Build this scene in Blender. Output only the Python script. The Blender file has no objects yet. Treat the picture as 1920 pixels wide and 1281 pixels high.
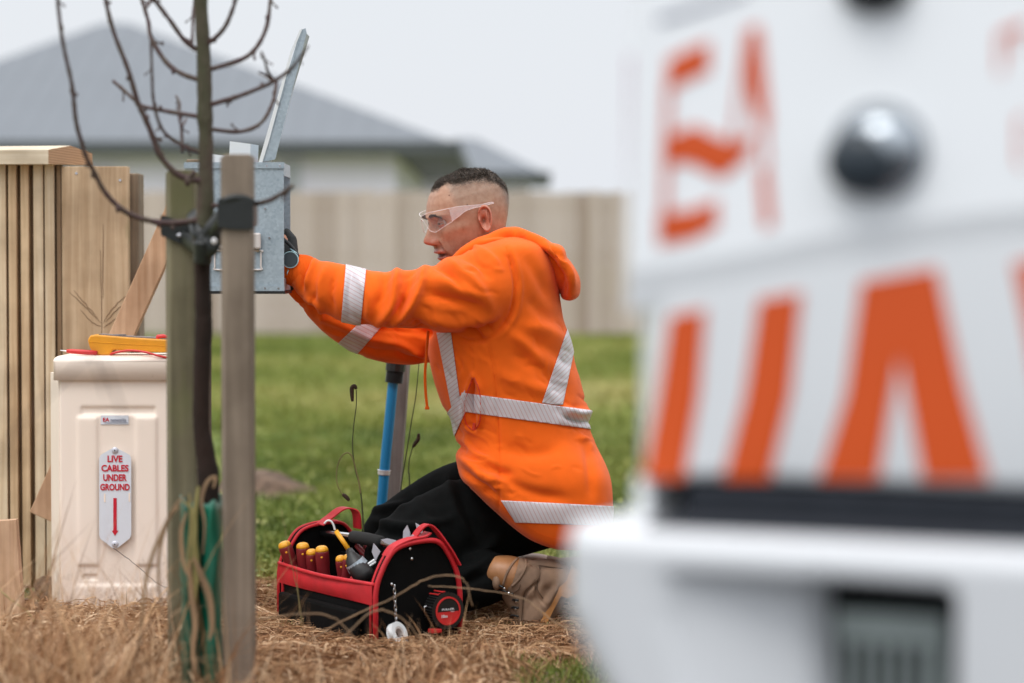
import bpy, bmesh, math, random
import numpy as np
from mathutils import Vector, Matrix
from mathutils.bvhtree import BVHTree
random.seed(7); rng = np.random.default_rng(7)
SC = bpy.context.scene; COL = SC.collection
R = math.radians

# ------------------------------------------------------------------ camera
FPX = 4533.0; CAMH = 0.917; PITCH = math.atan((640.5-492)/FPX)
cam_d = bpy.data.cameras.new('camera'); cam = bpy.data.objects.new('camera', cam_d); COL.objects.link(cam)
cam_d.sensor_width = 36; cam_d.lens = FPX/1920*36
cam_d.clip_start = 0.05; cam_d.clip_end = 2000
cam.location = (0, 0, CAMH); cam.rotation_euler = (R(90)-PITCH, 0, 0)
cam_d.dof.use_dof = True; cam_d.dof.focus_distance = 6.0; cam_d.dof.aperture_fstop = 1.8
cam_d.dof.aperture_blades = 0
SC.camera = cam
SC.view_settings.view_transform = 'Standard'; SC.view_settings.look = 'None'
SC.view_settings.exposure = 0.17; SC.view_settings.gamma = 1.0

# ------------------------------------------------------------------ sky: overcast, brighter overhead
W = bpy.data.worlds.new('World'); SC.world = W; W.use_nodes = True
nt = W.node_tree; nt.nodes.clear()
o_ = nt.nodes.new('ShaderNodeOutputWorld'); bg = nt.nodes.new('ShaderNodeBackground')
sky = nt.nodes.new('ShaderNodeTexSky'); sky.sky_type = 'NISHITA'; sky.sun_disc = False
sky.sun_elevation = R(58); sky.sun_rotation = R(-35); sky.dust_density = 4; sky.air_density = 1.5
geo = nt.nodes.new('ShaderNodeTexCoord'); sep = nt.nodes.new('ShaderNodeSeparateXYZ')
nt.links.new(geo.outputs['Generated'], sep.inputs[0])
ramp = nt.nodes.new('ShaderNodeValToRGB')
ramp.color_ramp.elements[0].position = 0.0; ramp.color_ramp.elements[0].color = (7.5, 7.8, 8.35, 1)
ramp.color_ramp.elements[1].position = 1.0; ramp.color_ramp.elements[1].color = (22, 22.4, 23, 1)
e = ramp.color_ramp.elements.new(0.12); e.color = (7.3, 7.65, 8.15, 1)
nt.links.new(sep.outputs['Z'], ramp.inputs[0])
mx = nt.nodes.new('ShaderNodeMix'); mx.data_type = 'RGBA'; mx.inputs[0].default_value = 0.93
nt.links.new(sky.outputs[0], mx.inputs[6]); nt.links.new(ramp.outputs[0], mx.inputs[7])
nt.links.new(mx.outputs[2], bg.inputs[0]); bg.inputs[1].default_value = 0.1
nt.links.new(bg.outputs[0], o_.inputs[0])
sun_d = bpy.data.lights.new('sun', 'SUN'); sun = bpy.data.objects.new('sun', sun_d); COL.objects.link(sun)
sun_d.energy = 1.1; sun_d.angle = R(25); sun_d.color = (1, 0.965, 0.92)
_sd = Vector((-0.45, -0.55, 1.25)).normalized()      # towards the sun
sun.rotation_euler = _sd.to_track_quat('Z', 'Y').to_euler()

# ------------------------------------------------------------------ helpers
CP, SP = math.cos(PITCH), math.sin(PITCH)
def ray(px, py):
    a = (px-960)/FPX; b = -(py-640.5)/FPX
    return np.array([a, CP + b*SP, -SP + b*CP])
def P(px, py, Y):
    r = ray(px, py); return np.array([0, 0, CAMH]) + r*(Y/r[1])
def proj(V):
    V = np.asarray(V, float); d = V - np.array([0, 0, CAMH])
    dep = d[..., 1]*CP - d[..., 2]*SP; up = d[..., 1]*SP + d[..., 2]*CP
    return np.stack([960 + FPX*d[..., 0]/dep, 640.5 - FPX*up/dep], -1)
def G(px, Y): return np.array([(px-960)/FPX*Y, Y, 0.0])   # a ground point

def mk(name, V, F, mat=None, parent=None, smooth=False, loc=None, attr=None):
    """link ONE mesh object; V in world coordinates"""
    V = np.asarray(V, float)
    if parent is not None: org = np.array(parent.get('_w', (0, 0, 0)), float)
    else: org = np.array(loc if loc is not None else (V[:, 0].mean(), V[:, 1].mean(), V[:, 2].min()))
    me = bpy.data.meshes.new(name)
    if isinstance(F, np.ndarray) and F.ndim == 2:
        n, k = F.shape
        me.vertices.add(len(V)); me.vertices.foreach_set('co', (V-org).ravel().astype(np.float32))
        me.loops.add(n*k); me.loops.foreach_set('vertex_index', F.ravel().astype(np.int32))
        me.polygons.add(n); me.polygons.foreach_set('loop_start', np.arange(0, n*k, k, dtype=np.int32))
        me.update(calc_edges=True)
    else:
        me.from_pydata((V-org).tolist(), [], [tuple(int(i) for i in f) for f in F]); me.update()
    if attr:
        for an, av in attr.items():
            av = np.asarray(av, np.float32)
            if av.ndim == 1:
                a = me.attributes.new(an, 'FLOAT', 'POINT'); a.data.foreach_set('value', av)
            else:
                a = me.attributes.new(an, 'FLOAT_COLOR', 'POINT')
                a.data.foreach_set('color', np.c_[av, np.ones(len(av))].astype(np.float32).ravel())
    if smooth: me.polygons.foreach_set('use_smooth', np.ones(len(me.polygons), bool))
    for m in (mat if isinstance(mat, (list, tuple)) else [mat]):
        if m: me.materials.append(m)
    ob = bpy.data.objects.new(name, me); COL.objects.link(ob)
    ob.location = (0, 0, 0) if parent is not None else org.tolist()
    if parent is not None: ob.parent = parent
    ob['_w'] = org.tolist()
    return ob
def thing(name, label, cat, loc, group=None):
    o = bpy.data.objects.new(name, None); COL.objects.link(o); o.location = [float(a) for a in loc]
    o.empty_display_size = .1; o['_w'] = [float(a) for a in loc]
    return tag(o, label, cat, group)
def tag(o, label=None, cat=None, group=None, kind=None):
    if label: o['label'] = label
    if cat: o['category'] = cat
    if group: o['group'] = group
    if kind: o['kind'] = kind
    return o
class MB:
    def __init__(s): s.V = []; s.F = []; s.A = []
    def add(s, VF, a=0.0):
        V, F = VF; b = sum(len(v) for v in s.V); s.V.append(np.asarray(V, float)); s.A.append(np.full(len(V), a))
        s.F += [tuple(int(i)+b for i in f) for f in F]; return s
    def get(s): return np.concatenate(s.V), s.F
    def obj(s, name, mat, parent=None, smooth=False, attr=None, **k):
        V, F = s.get(); return mk(name, V, F, mat, parent, smooth, attr={attr: np.concatenate(s.A)} if attr else None, **k)
def nrm(v): v = np.asarray(v, float); return v/(np.linalg.norm(v)+1e-12)
def obox(c, ax, ay, az, hx, hy, hz, bev=0.0):
    """box with centre c, axes and half sizes; bev chamfers its edges"""
    ax, ay, az = nrm(ax), nrm(ay), nrm(az)
    if bev <= 0:
        V = [c + sx*hx*ax + sy*hy*ay + sz*hz*az for sx in (-1, 1) for sy in (-1, 1) for sz in (-1, 1)]
        return np.array(V), [(0, 1, 3, 2), (4, 6, 7, 5), (0, 4, 5, 1), (2, 3, 7, 6), (0, 2, 6, 4), (1, 5, 7, 3)]
    bm = bmesh.new(); bmesh.ops.create_cube(bm, size=2)
    for v in bm.verts: v.co = (v.co.x*hx, v.co.y*hy, v.co.z*hz)
    bmesh.ops.bevel(bm, geom=bm.edges[:], offset=bev, segments=2, profile=.5, affect='EDGES')
    bm.verts.ensure_lookup_table()
    V = np.array([c + v.co.x*ax + v.co.y*ay + v.co.z*az for v in bm.verts]); F = [[v.index for v in f.verts] for f in bm.faces]
    bm.free(); return V, F
def box(x0, x1, y0, y1, z0, z1, bev=0.0):
    return obox(np.array([(x0+x1)/2, (y0+y1)/2, (z0+z1)/2]), (1, 0, 0), (0, 1, 0), (0, 0, 1), abs(x1-x0)/2, abs(y1-y0)/2, abs(z1-z0)/2, bev)
def smooth_pts(pts, k=6):
    pts = np.asarray(pts, float); n = len(pts)
    if n < 3: 
        t = np.linspace(0, 1, k+1)[:, None]; return pts[0]*(1-t)+pts[-1]*t
    out = []
    for i in range(n-1):
        p0 = pts[max(i-1, 0)]; p1 = pts[i]; p2 = pts[i+1]; p3 = pts[min(i+2, n-1)]
        for j in range(k):
            t = j/k; out.append(.5*((2*p1)+(-p0+p2)*t+(2*p0-5*p1+4*p2-p3)*t*t+(-p0+3*p1-3*p2+p3)*t**3))
    out.append(pts[-1]); return np.array(out)
def tube(pts, rn, rb=None, n=16, limb=False, caps=True, roundcap=False):
    pts = np.asarray(pts, float); m = len(pts)
    rn = np.broadcast_to(np.asarray(rn, float), (m,)).copy(); rb = rn.copy() if rb is None else np.broadcast_to(np.asarray(rb, float), (m,)).copy()
    if roundcap:
        t0 = nrm(pts[0]-pts[1]); t1 = nrm(pts[-1]-pts[-2]); A = []; B = []
        for s in (1.0, .8, .5): 
            c = math.sqrt(1-s*s)
            A.append((pts[0]+t0*s*rn[0]*.8, max(c, .12))); B.insert(0, (pts[-1]+t1*s*rn[-1]*.8, max(c, .12)))
        pts = np.array([a[0] for a in A]+list(pts)+[b[0] for b in B])
        rn = np.array([a[1]*rn[0] for a in A]+list(rn)+[b[1]*rn[-1] for b in B])
        rb = np.array([a[1]*rb[0] for a in A]+list(rb)+[b[1]*rb[-1] for b in B]); m = len(pts)
    T = np.gradient(pts, axis=0); T /= np.linalg.norm(T, axis=1)[:, None]+1e-12
    V = []; b = None
    for i in range(m):
        t = T[i]
        if limb: b = nrm(np.array([0, 1., 0])-t[1]*t)
        elif b is None:
            a = np.array([0, 1., 0]) if abs(t[1]) < .8 else np.array([1., 0, 0]); b = nrm(a-a@t*t)
        else: b = nrm(b-b@t*t)
        nn = np.cross(b, t); th = np.linspace(0, 2*math.pi, n, endpoint=False)
        V.append(pts[i]+np.outer(np.cos(th), nn)*rn[i]+np.outer(np.sin(th), b)*rb[i])
    V = np.concatenate(V); F = []
    for i in range(m-1):
        for j in range(n):
            k = (j+1) % n; F.append((i*n+j, i*n+k, (i+1)*n+k, (i+1)*n+j))
    if caps: F.append(tuple(range(n-1, -1, -1))); F.append(tuple((m-1)*n+j for j in range(n)))
    return V, F
def cyl(a, b, r, r2=None, n=24): return tube([a, b], [r, r if r2 is None else r2], n=n)
def prism(poly, d):
    """extrude a 3-D polygon by vector d"""
    poly = np.asarray(poly, float); n = len(poly)
    V = np.concatenate([poly, poly+d]); F = [tuple(range(n)), tuple(range(2*n-1, n-1, -1))]
    F += [(i, i+n, (i+1) % n+n, (i+1) % n) for i in range(n)]
    return V, F
def sphere(c, rx, ry=None, rz=None, n=20, M=None):
    ry = rx if ry is None else ry; rz = rx if rz is None else rz
    V = []; F = []; m = n//2
    for i in range(m+1):
        a = math.pi*i/m
        for j in range(n):
            b = 2*math.pi*j/n; V.append((rx*math.sin(a)*math.cos(b), ry*math.sin(a)*math.sin(b), rz*math.cos(a)))
    for i in range(m):
        for j in range(n): F.append((i*n+j, (i+1)*n+j, (i+1)*n+(j+1) % n, i*n+(j+1) % n))
    V = np.array(V)
    if M is not None: V = V@np.asarray(M).T
    return V+np.asarray(c), F
def mesh_arrays(me):
    V = np.empty(len(me.vertices)*3, np.float32); me.vertices.foreach_get('co', V)
    return V.reshape(-1, 3).astype(float), [tuple(p.vertices) for p in me.polygons]
def union(parts, voxel):
    mb = MB()
    for p in parts: mb.add(p)
    V, F = mb.get(); me = bpy.data.meshes.new('tmp'); me.from_pydata(V.tolist(), [], F); me.update()
    ob = bpy.data.objects.new('tmp', me); COL.objects.link(ob)
    bm = bmesh.new(); bm.from_mesh(me); bmesh.ops.recalc_face_normals(bm, faces=bm.faces); bm.to_mesh(me); bm.free()
    m = ob.modifiers.new('r', 'REMESH'); m.mode = 'VOXEL'; m.voxel_size = voxel
    dg = bpy.context.evaluated_depsgraph_get(); dg.update()
    e = ob.evaluated_get(dg).to_mesh(); V2, F2 = mesh_arrays(e); ob.evaluated_get(dg).to_mesh_clear()
    bpy.data.objects.remove(ob); bpy.data.meshes.remove(me)
    return V2, F2
def edges_of(F):
    F4 = np.array([f for f in F if len(f) == 4])
    E = np.concatenate([F4[:, [0, 1]], F4[:, [1, 2]], F4[:, [2, 3]], F4[:, [3, 0]]]) if len(F4) else np.zeros((0, 2), int)
    F3 = [f for f in F if len(f) == 3]
    if F3: F3 = np.array(F3); E = np.concatenate([E, F3[:, [0, 1]], F3[:, [1, 2]], F3[:, [2, 0]]])
    return E
def lap(V, F, it=5, lam=.5, w=None):
    E = edges_of(F); n = len(V); cnt = np.bincount(E[:, 0], minlength=n)+np.bincount(E[:, 1], minlength=n)
    for _ in range(it):
        S = np.stack([np.bincount(E[:, 0], V[E[:, 1], k], n)+np.bincount(E[:, 1], V[E[:, 0], k], n) for k in range(3)], 1)
        D = (S/np.maximum(cnt, 1)[:, None]-V)*lam
        V = V+(D if w is None else D*w[:, None])
    return V
def vnormals(V, F):
    F4 = np.array([f if len(f) == 4 else (f[0], f[1], f[2], f[2]) for f in F])
    N = np.cross(V[F4[:, 2]]-V[F4[:, 0]], V[F4[:, 3]]-V[F4[:, 1]]); n = len(V)
    O = np.zeros((n, 3))
    for k in range(4):
        for c in range(3): O[:, c] += np.bincount(F4[:, k], N[:, c], n)
    return O/(np.linalg.norm(O, axis=1)[:, None]+1e-12)
def pl_dist(Q, poly):
    """distance of points Q (n,2) from a polyline"""
    poly = np.asarray(poly, float); D = np.full(len(Q), 1e9); S = np.zeros(len(Q)); L = 0
    seg = np.linalg.norm(np.diff(poly, axis=0), axis=1); tot = seg.sum()
    for i in range(len(poly)-1):
        a = poly[i]; d = poly[i+1]-a; t = np.clip(((Q-a)@d)/(d@d+1e-9), 0, 1)
        r = np.linalg.norm(Q-(a+t[:, None]*d), axis=1); m = r < D
        D[m] = r[m]; S[m] = (L+t[m]*seg[i])/tot; L += seg[i]
    return D, S
def folds(V, F, items):
    """press folds: (image polyline, width px, amplitude m) into the side of a cloth that faces the viewer's side of the man"""
    N = vnormals(V, F); Q = proj(V); out = np.zeros(len(V))
    front = np.clip(-N[:, 1]*2+.75, 0, 1)
    for poly, w, amp in items:
        d, s = pl_dist(Q, smooth_pts(poly, 5)); taper = np.clip(np.minimum(s, 1-s)*5, 0, 1)**.7
        g = np.exp(-(d/(w*.82))**2)*(.35+.65*taper)
        out += amp*2.5*g
    return V+N*(out*front)[:, None]
def vnoise(V, sc, seed=0):
    r = np.random.default_rng(seed); o = np.zeros(len(V))
    for k in range(7):
        d = r.normal(size=3); d /= np.linalg.norm(d); o += np.sin(V@d*sc*(.6+.25*k)+r.uniform(0, 6))
    return o/7
_fc = {}
def text(s, c, ux, uz, h, wid=None, th=.0008, bold=0.0, align='CENTER'):
    """text as geometry: centre c, right axis ux, up axis uz, cap height h, total width wid"""
    cu = bpy.data.curves.new('t', 'FONT'); cu.body = s; cu.align_x = 'LEFT'; cu.size = 1; cu.offset = bold; cu.extrude = .5
    ob = bpy.data.objects.new('t', cu); COL.objects.link(ob); dg = bpy.context.evaluated_depsgraph_get(); dg.update()
    e = ob.evaluated_get(dg).to_mesh(); V, F = mesh_arrays(e); ob.evaluated_get(dg).to_mesh_clear(); bpy.data.objects.remove(ob)
    x0, x1 = V[:, 0].min(), V[:, 0].max(); y0, y1 = V[:, 1].min(), V[:, 1].max()
    sx = (wid/(x1-x0)) if wid else h/(y1-y0)
    ux, uz = nrm(ux), nrm(uz); un = np.cross(ux, uz)
    X = (V[:, 0]-(x0+x1)/2)*sx; Z = (V[:, 1]-(y0+y1)/2)*h/(y1-y0)
    return c+np.outer(X, ux)+np.outer(Z, uz)+np.outer(V[:, 2]*th, un), F

# ------------------------------------------------------------------ materials
def lin(c): 
    return tuple((x/255/12.92 if x/255 <= .04045 else ((x/255+.055)/1.055)**2.4) for x in c)
def mat(name, col, rough=.6, metal=0, var=.0, vscale=8, bump=0, bscale=200, col2=None, stretch=None, attr=None, sss=0, trans=0, coat=0, detail=4, spec=.5, alpha=1, sheen=0, bdist=.002, contrast=(.35, .65)):
    """procedural material: base colour varied by noise, optional fine bump"""
    m = bpy.data.materials.new(name); m.use_nodes = True; n = m.node_tree.nodes; l = m.node_tree.links
    b = n['Principled BSDF']; b.inputs['Roughness'].default_value = rough; b.inputs['Metallic'].default_value = metal
    b.inputs['Specular IOR Level'].default_value = spec
    col = tuple(col)[:3]+(1,)
    tc = n.new('ShaderNodeTexCoord'); mp = n.new('ShaderNodeMapping'); l.new(tc.outputs['Object'], mp.inputs[0])
    if stretch: mp.inputs['Scale'].default_value = stretch
    no = n.new('ShaderNodeTexNoise'); no.inputs['Scale'].default_value = vscale; no.inputs['Detail'].default_value = detail; l.new(mp.outputs[0], no.inputs[0])
    rp = n.new('ShaderNodeValToRGB'); rp.color_ramp.elements[0].position = contrast[0]; rp.color_ramp.elements[1].position = contrast[1]
    c2 = tuple(col2)[:3]+(1,) if col2 else tuple(c*(1-var) for c in col[:3])+(1,)
    rp.color_ramp.elements[0].color = c2; rp.color_ramp.elements[1].color = col
    l.new(no.outputs[0], rp.inputs[0]); out = rp.outputs[0]
    if attr:
        at = n.new('ShaderNodeAttribute'); at.attribute_name = attr[0]
        if attr[1] == 'color':
            mm = n.new('ShaderNodeMix'); mm.data_type = 'RGBA'; mm.blend_type = 'MULTIPLY'; mm.inputs[0].default_value = 1
            l.new(at.outputs['Color'], mm.inputs[6]); l.new(out, mm.inputs[7]); out = mm.outputs[2]
        else:
            r2 = n.new('ShaderNodeValToRGB'); cols = attr[1]
            while len(r2.color_ramp.elements) < len(cols): r2.color_ramp.elements.new(.5)
            for i, c in enumerate(cols): r2.color_ramp.elements[i].position = i/(len(cols)-1); r2.color_ramp.elements[i].color = tuple(c)+(1,)
            l.new(at.outputs['Fac'], r2.inputs[0])
            mm = n.new('ShaderNodeMix'); mm.data_type = 'RGBA'; mm.blend_type = 'MULTIPLY'; mm.inputs[0].default_value = 1
            l.new(r2.outputs[0], mm.inputs[6]); l.new(out, mm.inputs[7]); out = mm.outputs[2]
    l.new(out, b.inputs['Base Color'])
    if bump:
        nb = n.new('ShaderNodeTexNoise'); nb.inputs['Scale'].default_value = bscale; nb.inputs['Detail'].default_value = 3; l.new(mp.outputs[0], nb.inputs[0])
        bu = n.new('ShaderNodeBump'); bu.inputs['Strength'].default_value = bump; bu.inputs['Distance'].default_value = bdist
        l.new(nb.outputs[0], bu.inputs['Height']); l.new(bu.outputs[0], b.inputs['Normal'])
    if sss: b.inputs['Subsurface Weight'].default_value = sss; b.inputs['Subsurface Radius'].default_value = (.012, .004, .002); b.inputs['Subsurface Scale'].default_value = 1.0
    if trans: b.inputs['Transmission Weight'].default_value = trans
    if coat: b.inputs['Coat Weight'].default_value = coat; b.inputs['Coat Roughness'].default_value = .08
    if alpha < 1: b.inputs['Alpha'].default_value = alpha
    if sheen: b.inputs['Sheen Weight'].default_value = sheen; b.inputs['Sheen Roughness'].default_value = .5
    return m
def wood(name, c1, c2, axis='z', rough=.8, knots=False, moss=None, grain=60):
    """sawn timber: long streaks along an axis, fine saw marks, optional moss"""
    m = bpy.data.materials.new(name); m.use_nodes = True; n = m.node_tree.nodes; l = m.node_tree.links
    b = n['Principled BSDF']; b.inputs['Roughness'].default_value = rough; b.inputs['Specular IOR Level'].default_value = .25
    tc = n.new('ShaderNodeTexCoord'); mp = n.new('ShaderNodeMapping'); l.new(tc.outputs['Object'], mp.inputs[0])
    mp.inputs['Scale'].default_value = {'z': (1, 1, .045), 'x': (.045, 1, 1)}[axis]
    a = n.new('ShaderNodeTexNoise'); a.inputs['Scale'].default_value = grain; a.inputs['Detail'].default_value = 5; a.inputs['Distortion'].default_value = .6; l.new(mp.outputs[0], a.inputs[0])
    r = n.new('ShaderNodeValToRGB'); r.color_ramp.elements[0].position = .3; r.color_ramp.elements[1].position = .66
    r.color_ramp.elements[0].color = tuple(c2)+(1,); r.color_ramp.elements[1].color = tuple(c1)+(1,); l.new(a.outputs[0], r.inputs[0])
    a2 = n.new('ShaderNodeTexNoise'); a2.inputs['Scale'].default_value = 7; a2.inputs['Detail'].default_value = 4; l.new(tc.outputs['Object'], a2.inputs[0])
    mm = n.new('ShaderNodeMix'); mm.data_type = 'RGBA'; mm.blend_type = 'MULTIPLY'; mm.inputs[0].default_value = .7
    r2 = n.new('ShaderNodeValToRGB'); r2.color_ramp.elements[0].position = .35; r2.color_ramp.elements[0].color = (.62, .6, .58, 1); r2.color_ramp.elements[1].position = .6; r2.color_ramp.elements[1].color = (1, 1, 1, 1)
    l.new(a2.outputs[0], r2.inputs[0]); l.new(r.outputs[0], mm.inputs[6]); l.new(r2.outputs[0], mm.inputs[7]); out = mm.outputs[2]
    if moss:
        a3 = n.new('ShaderNodeTexNoise'); a3.inputs['Scale'].default_value = 9; a3.inputs['Detail'].default_value = 6
        mp3 = n.new('ShaderNodeMapping'); mp3.inputs['Scale'].default_value = (1, 1, .3); l.new(tc.outputs['Object'], mp3.inputs[0]); l.new(mp3.outputs[0], a3.inputs[0])
        r3 = n.new('ShaderNodeValToRGB'); r3.color_ramp.elements[0].position = moss[1]; r3.color_ramp.elements[1].position = moss[1]+.14; l.new(a3.outputs[0], r3.inputs[0])
        m3 = n.new('ShaderNodeMix'); m3.data_type = 'RGBA'; l.new(r3.outputs[0], m3.inputs[0]); l.new(out, m3.inputs[6]); m3.inputs[7].default_value = tuple(moss[0])+(1,); out = m3.outputs[2]
    l.new(out, b.inputs['Base Color'])
    bu = n.new('ShaderNodeBump'); bu.inputs['Strength'].default_value = .5; bu.inputs['Distance'].default_value = .002; l.new(a.outputs[0], bu.inputs['Height']); l.new(bu.outputs[0], b.inputs['Normal'])
    return m
def stripes_mat(name, base, line, scale, axis_rot, width=.13, rough=.35, wob=0.0):
    """retro-reflective tape: pale segments with fine coloured lines"""
    m = bpy.data.materials.new(name); m.use_nodes = True; n = m.node_tree.nodes; l = m.node_tree.links
    b = n['Principled BSDF']; b.inputs['Roughness'].default_value = rough
    tc = n.new('ShaderNodeTexCoord'); mp = n.new('ShaderNodeMapping'); mp.inputs['Rotation'].default_value = axis_rot; l.new(tc.outputs['Object'], mp.inputs[0])
    w = n.new('ShaderNodeTexWave'); w.wave_type = 'BANDS'; w.bands_direction = 'X'; w.wave_profile = 'SAW'; w.inputs['Scale'].default_value = scale; w.inputs['Distortion'].default_value = wob; l.new(mp.outputs[0], w.inputs[0])
    r = n.new('ShaderNodeValToRGB'); r.color_ramp.interpolation = 'CONSTANT'; r.color_ramp.elements[0].color = tuple(line)+(1,); r.color_ramp.elements[1].color = tuple(base)+(1,); r.color_ramp.elements[1].position = width
    l.new(w.outputs[0], r.inputs[0]); l.new(r.outputs[0], b.inputs['Base Color'])
    return m

M = {}
M['lawn_soil'] = mat('lawn_soil', (.125, .18, .035), .95, var=.5, vscale=1.2, bump=.6, bscale=30, col2=(.18, .16, .075), detail=8)
M['asphalt'] = mat('asphalt', (.05, .05, .052), .9, var=.3, vscale=30, bump=.5, bscale=150)
M['grass'] = mat('grass', (1, 1, 1), .6, vscale=1.1, col2=(.85, .78, .6), attr=('rnd', [(.045, .075, .010), (.11, .165, .022), (.24, .275, .06), (.42, .39, .16)]), spec=.3)
M['straw'] = mat('straw', (1, 1, 1), .75, vscale=7, col2=(.6, .5, .42), attr=('rnd', [(.14, .065, .03), (.38, .20, .10), (.60, .38, .21), (.82, .62, .43)]), spec=.25)
M['dirt'] = mat('dirt', (.16, .10, .065), .95, var=.55, vscale=22, bump=1, bscale=60, bdist=.01, detail=8)
M['skin'] = mat('skin', (1, 1, 1), .48, vscale=90, col2=(.86, .78, .74), attr=('col', 'color'), sss=.06, bump=.35, bscale=900, bdist=.0006, spec=.32)
M['hair'] = mat('hair', (.075, .058, .047), .5, var=.5, vscale=300, attr=('rnd', [(.5, .5, .5), (1.3, 1.2, 1.1), (6.0, 5.6, 5.2)]))
M['orange'] = mat('orange_fleece', (.93, .138, .008), .88, vscale=9, var=.16, bump=.6, bscale=1400, bdist=.0008, sheen=.12, spec=.15)
M['orange_rib'] = mat('orange_rib', (.86, .115, .008), .9, vscale=14, var=.12, bump=.9, bscale=160, stretch=(1, 1, .05), bdist=.003, spec=.15)
M['tape_h'] = stripes_mat('reflective_tape', (.62, .575, .61), (.50, .27, .26), 34, (0, R(25), 0))
M['tape_arm'] = stripes_mat('reflective_tape_sleeve', (.60, .555, .59), (.48, .25, .24), 34, (0, R(62), 0))
M['tape_v'] = stripes_mat('reflective_tape_strap', (.60, .56, .59), (.48, .26, .25), 34, (0, R(-50), 0))
M['black_cloth'] = mat('black_cotton', (.0055, .0062, .0062), .9, var=.3, vscale=30, bump=.4, bscale=700, bdist=.0008, spec=.08)
M['suede'] = mat('suede', (.30, .19, .125), .85, vscale=18, col2=(.20, .13, .09), bump=.5, bscale=500, bdist=.001, spec=.2, detail=7)
M['leather'] = mat('tan_leather', (.42, .19, .075), .42, vscale=20, var=.25, bump=.2, bscale=300)
M['sole'] = mat('gum_sole', (.55, .24, .07), .6, var=.4, vscale=30)
M['glove'] = mat('glove', (.012, .013, .013), .7, var=.3, vscale=60, bump=.5, bscale=800)
M['clear'] = mat('clear_plastic', (.93, .88, .9), .06, alpha=.045, coat=.25)
M['frost'] = mat('clear_temple', (.92, .85, .87), .12, alpha=.26, coat=.5)
M['edge'] = mat('edge_highlight', (.95, .88, .88), .12, alpha=.5, coat=.6)  # bright colour stands in for highlights along the clear edges
M['watch'] = mat('watch_glass', (.055, .07, .08), .25, coat=.4)
M['watch_rim'] = mat('watch_rim', (.55, .8, .85), .3, metal=.4)
M['galv'] = None
M['fence_new'] = wood('new_pine', (.70, .51, .32), (.46, .30, .17))
M['fence_pale'] = wood('pale_pine', (.78, .64, .46), (.60, .44, .28))
M['fence_brown'] = wood('board_pine', (.36, .235, .14), (.24, .15, .085))
M['board_face'] = wood('post_pine', (.60, .44, .29), (.42, .28, .165), moss=((.25, .2, .1), .6))
M['post_grey'] = wood('weathered_post', (.28, .215, .15), (.16, .12, .085))
M['cap'] = wood('capping_rail', (.72, .62, .48), (.58, .47, .33), axis='x')
M['endgrain'] = None
M['redwood'] = wood('pink_pine', (.66, .43, .28), (.45, .26, .15), grain=45)
M['stake_green'] = wood('mossy_stake', (.23, .20, .125), (.12, .105, .065), moss=((.13, .13, .055), .54), grain=35)
M['stake'] = wood('weathered_stake', (.285, .225, .175), (.17, .13, .10), grain=35)
M['stake_far'] = wood('grey_stake', (.27, .23, .21), (.16, .135, .12), grain=45)
M['beige'] = mat('beige_plastic', (.93, .80, .70), .42, var=.05, vscale=3, bump=.06, bscale=80, col2=(.89, .755, .65), spec=.4)
M['white_sign'] = mat('white_sign', (.72, .74, .8), .35, var=.03, vscale=40)
M['red_ink'] = mat('red_ink', (.6, .008, .03), .4, var=.08, vscale=300)
M['grey_ink'] = mat('grey_ink', (.18, .19, .26), .5, var=.1, vscale=300)
M['rivet'] = mat('rivet', (.6, .6, .66), .3, metal=.3)
M['meter'] = mat('meter_case', (.80, .33, .012), .45, var=.12, vscale=20, bump=.2, bscale=400)
M['meter_face'] = mat('meter_face', (.25, .22, .22), .4, var=.4, vscale=60)
M['red_plastic'] = mat('red_plastic', (.68, .03, .03), .4, var=.12, vscale=40)
M['steel'] = mat('steel', (.72, .72, .74), .22, metal=1, var=.1, vscale=30)
M['blue_pipe'] = mat('blue_pipe', (.006, .20, .44), .42, var=.1, vscale=8, stretch=(1, 1, .2))
M['black_plastic'] = mat('black_plastic', (.012, .012, .012), .45, var=.2, vscale=30)
M['white_tape'] = mat('white_tape', (.78, .76, .78), .45, var=.06, vscale=60)
M['bark'] = mat('bark', (.078, .052, .038), .85, vscale=22, col2=(.05, .055, .024), bump=1, bscale=120, bdist=.004, stretch=(1, 1, .35), detail=6)
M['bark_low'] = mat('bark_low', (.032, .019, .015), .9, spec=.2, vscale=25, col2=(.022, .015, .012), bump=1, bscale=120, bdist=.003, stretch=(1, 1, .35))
M['twig'] = mat('twig', (.065, .03, .032), .7, vscale=40, col2=(.075, .05, .035), bump=.4, bscale=200)
M['rubber'] = mat('rubber_tie', (.012, .014, .013), .42, var=.3, vscale=20, bump=.3, bscale=40)
M['guard'] = mat('green_guard', (.006, .135, .08), .4, var=.55, vscale=14, stretch=(1, 1, .15), trans=.12)
M['leaf_dry'] = mat('dry_leaf', (.40, .25, .14), .7, var=.45, vscale=22, stretch=(1, 1, .2))
M['leaf_green'] = mat('leaf_green', (.20, .22, .055), .6, col2=(.36, .28, .12), vscale=14, stretch=(1, 1, .2))
M['weed'] = mat('weed_stem', (.07, .08, .025), .7, var=.4, vscale=40)
M['weed_dry'] = mat('weed_stem_dry', (.24, .19, .07), .7, var=.4, vscale=40)
M['seed'] = mat('seed_head', (.07, .04, .025), .9, var=.5, vscale=200, bump=1, bscale=500)
M['bag_red'] = mat('red_nylon', (.62, .012, .022), .6, var=.2, vscale=20, bump=.4, bscale=900)
M['bag_black'] = mat('black_nylon', (.004, .004, .004), .85, var=.3, vscale=30, bump=.4, bscale=900, spec=.12)
M['tool_red'] = mat('tool_handle', (.20, .010, .014), .45, var=.15, vscale=40)
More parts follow.
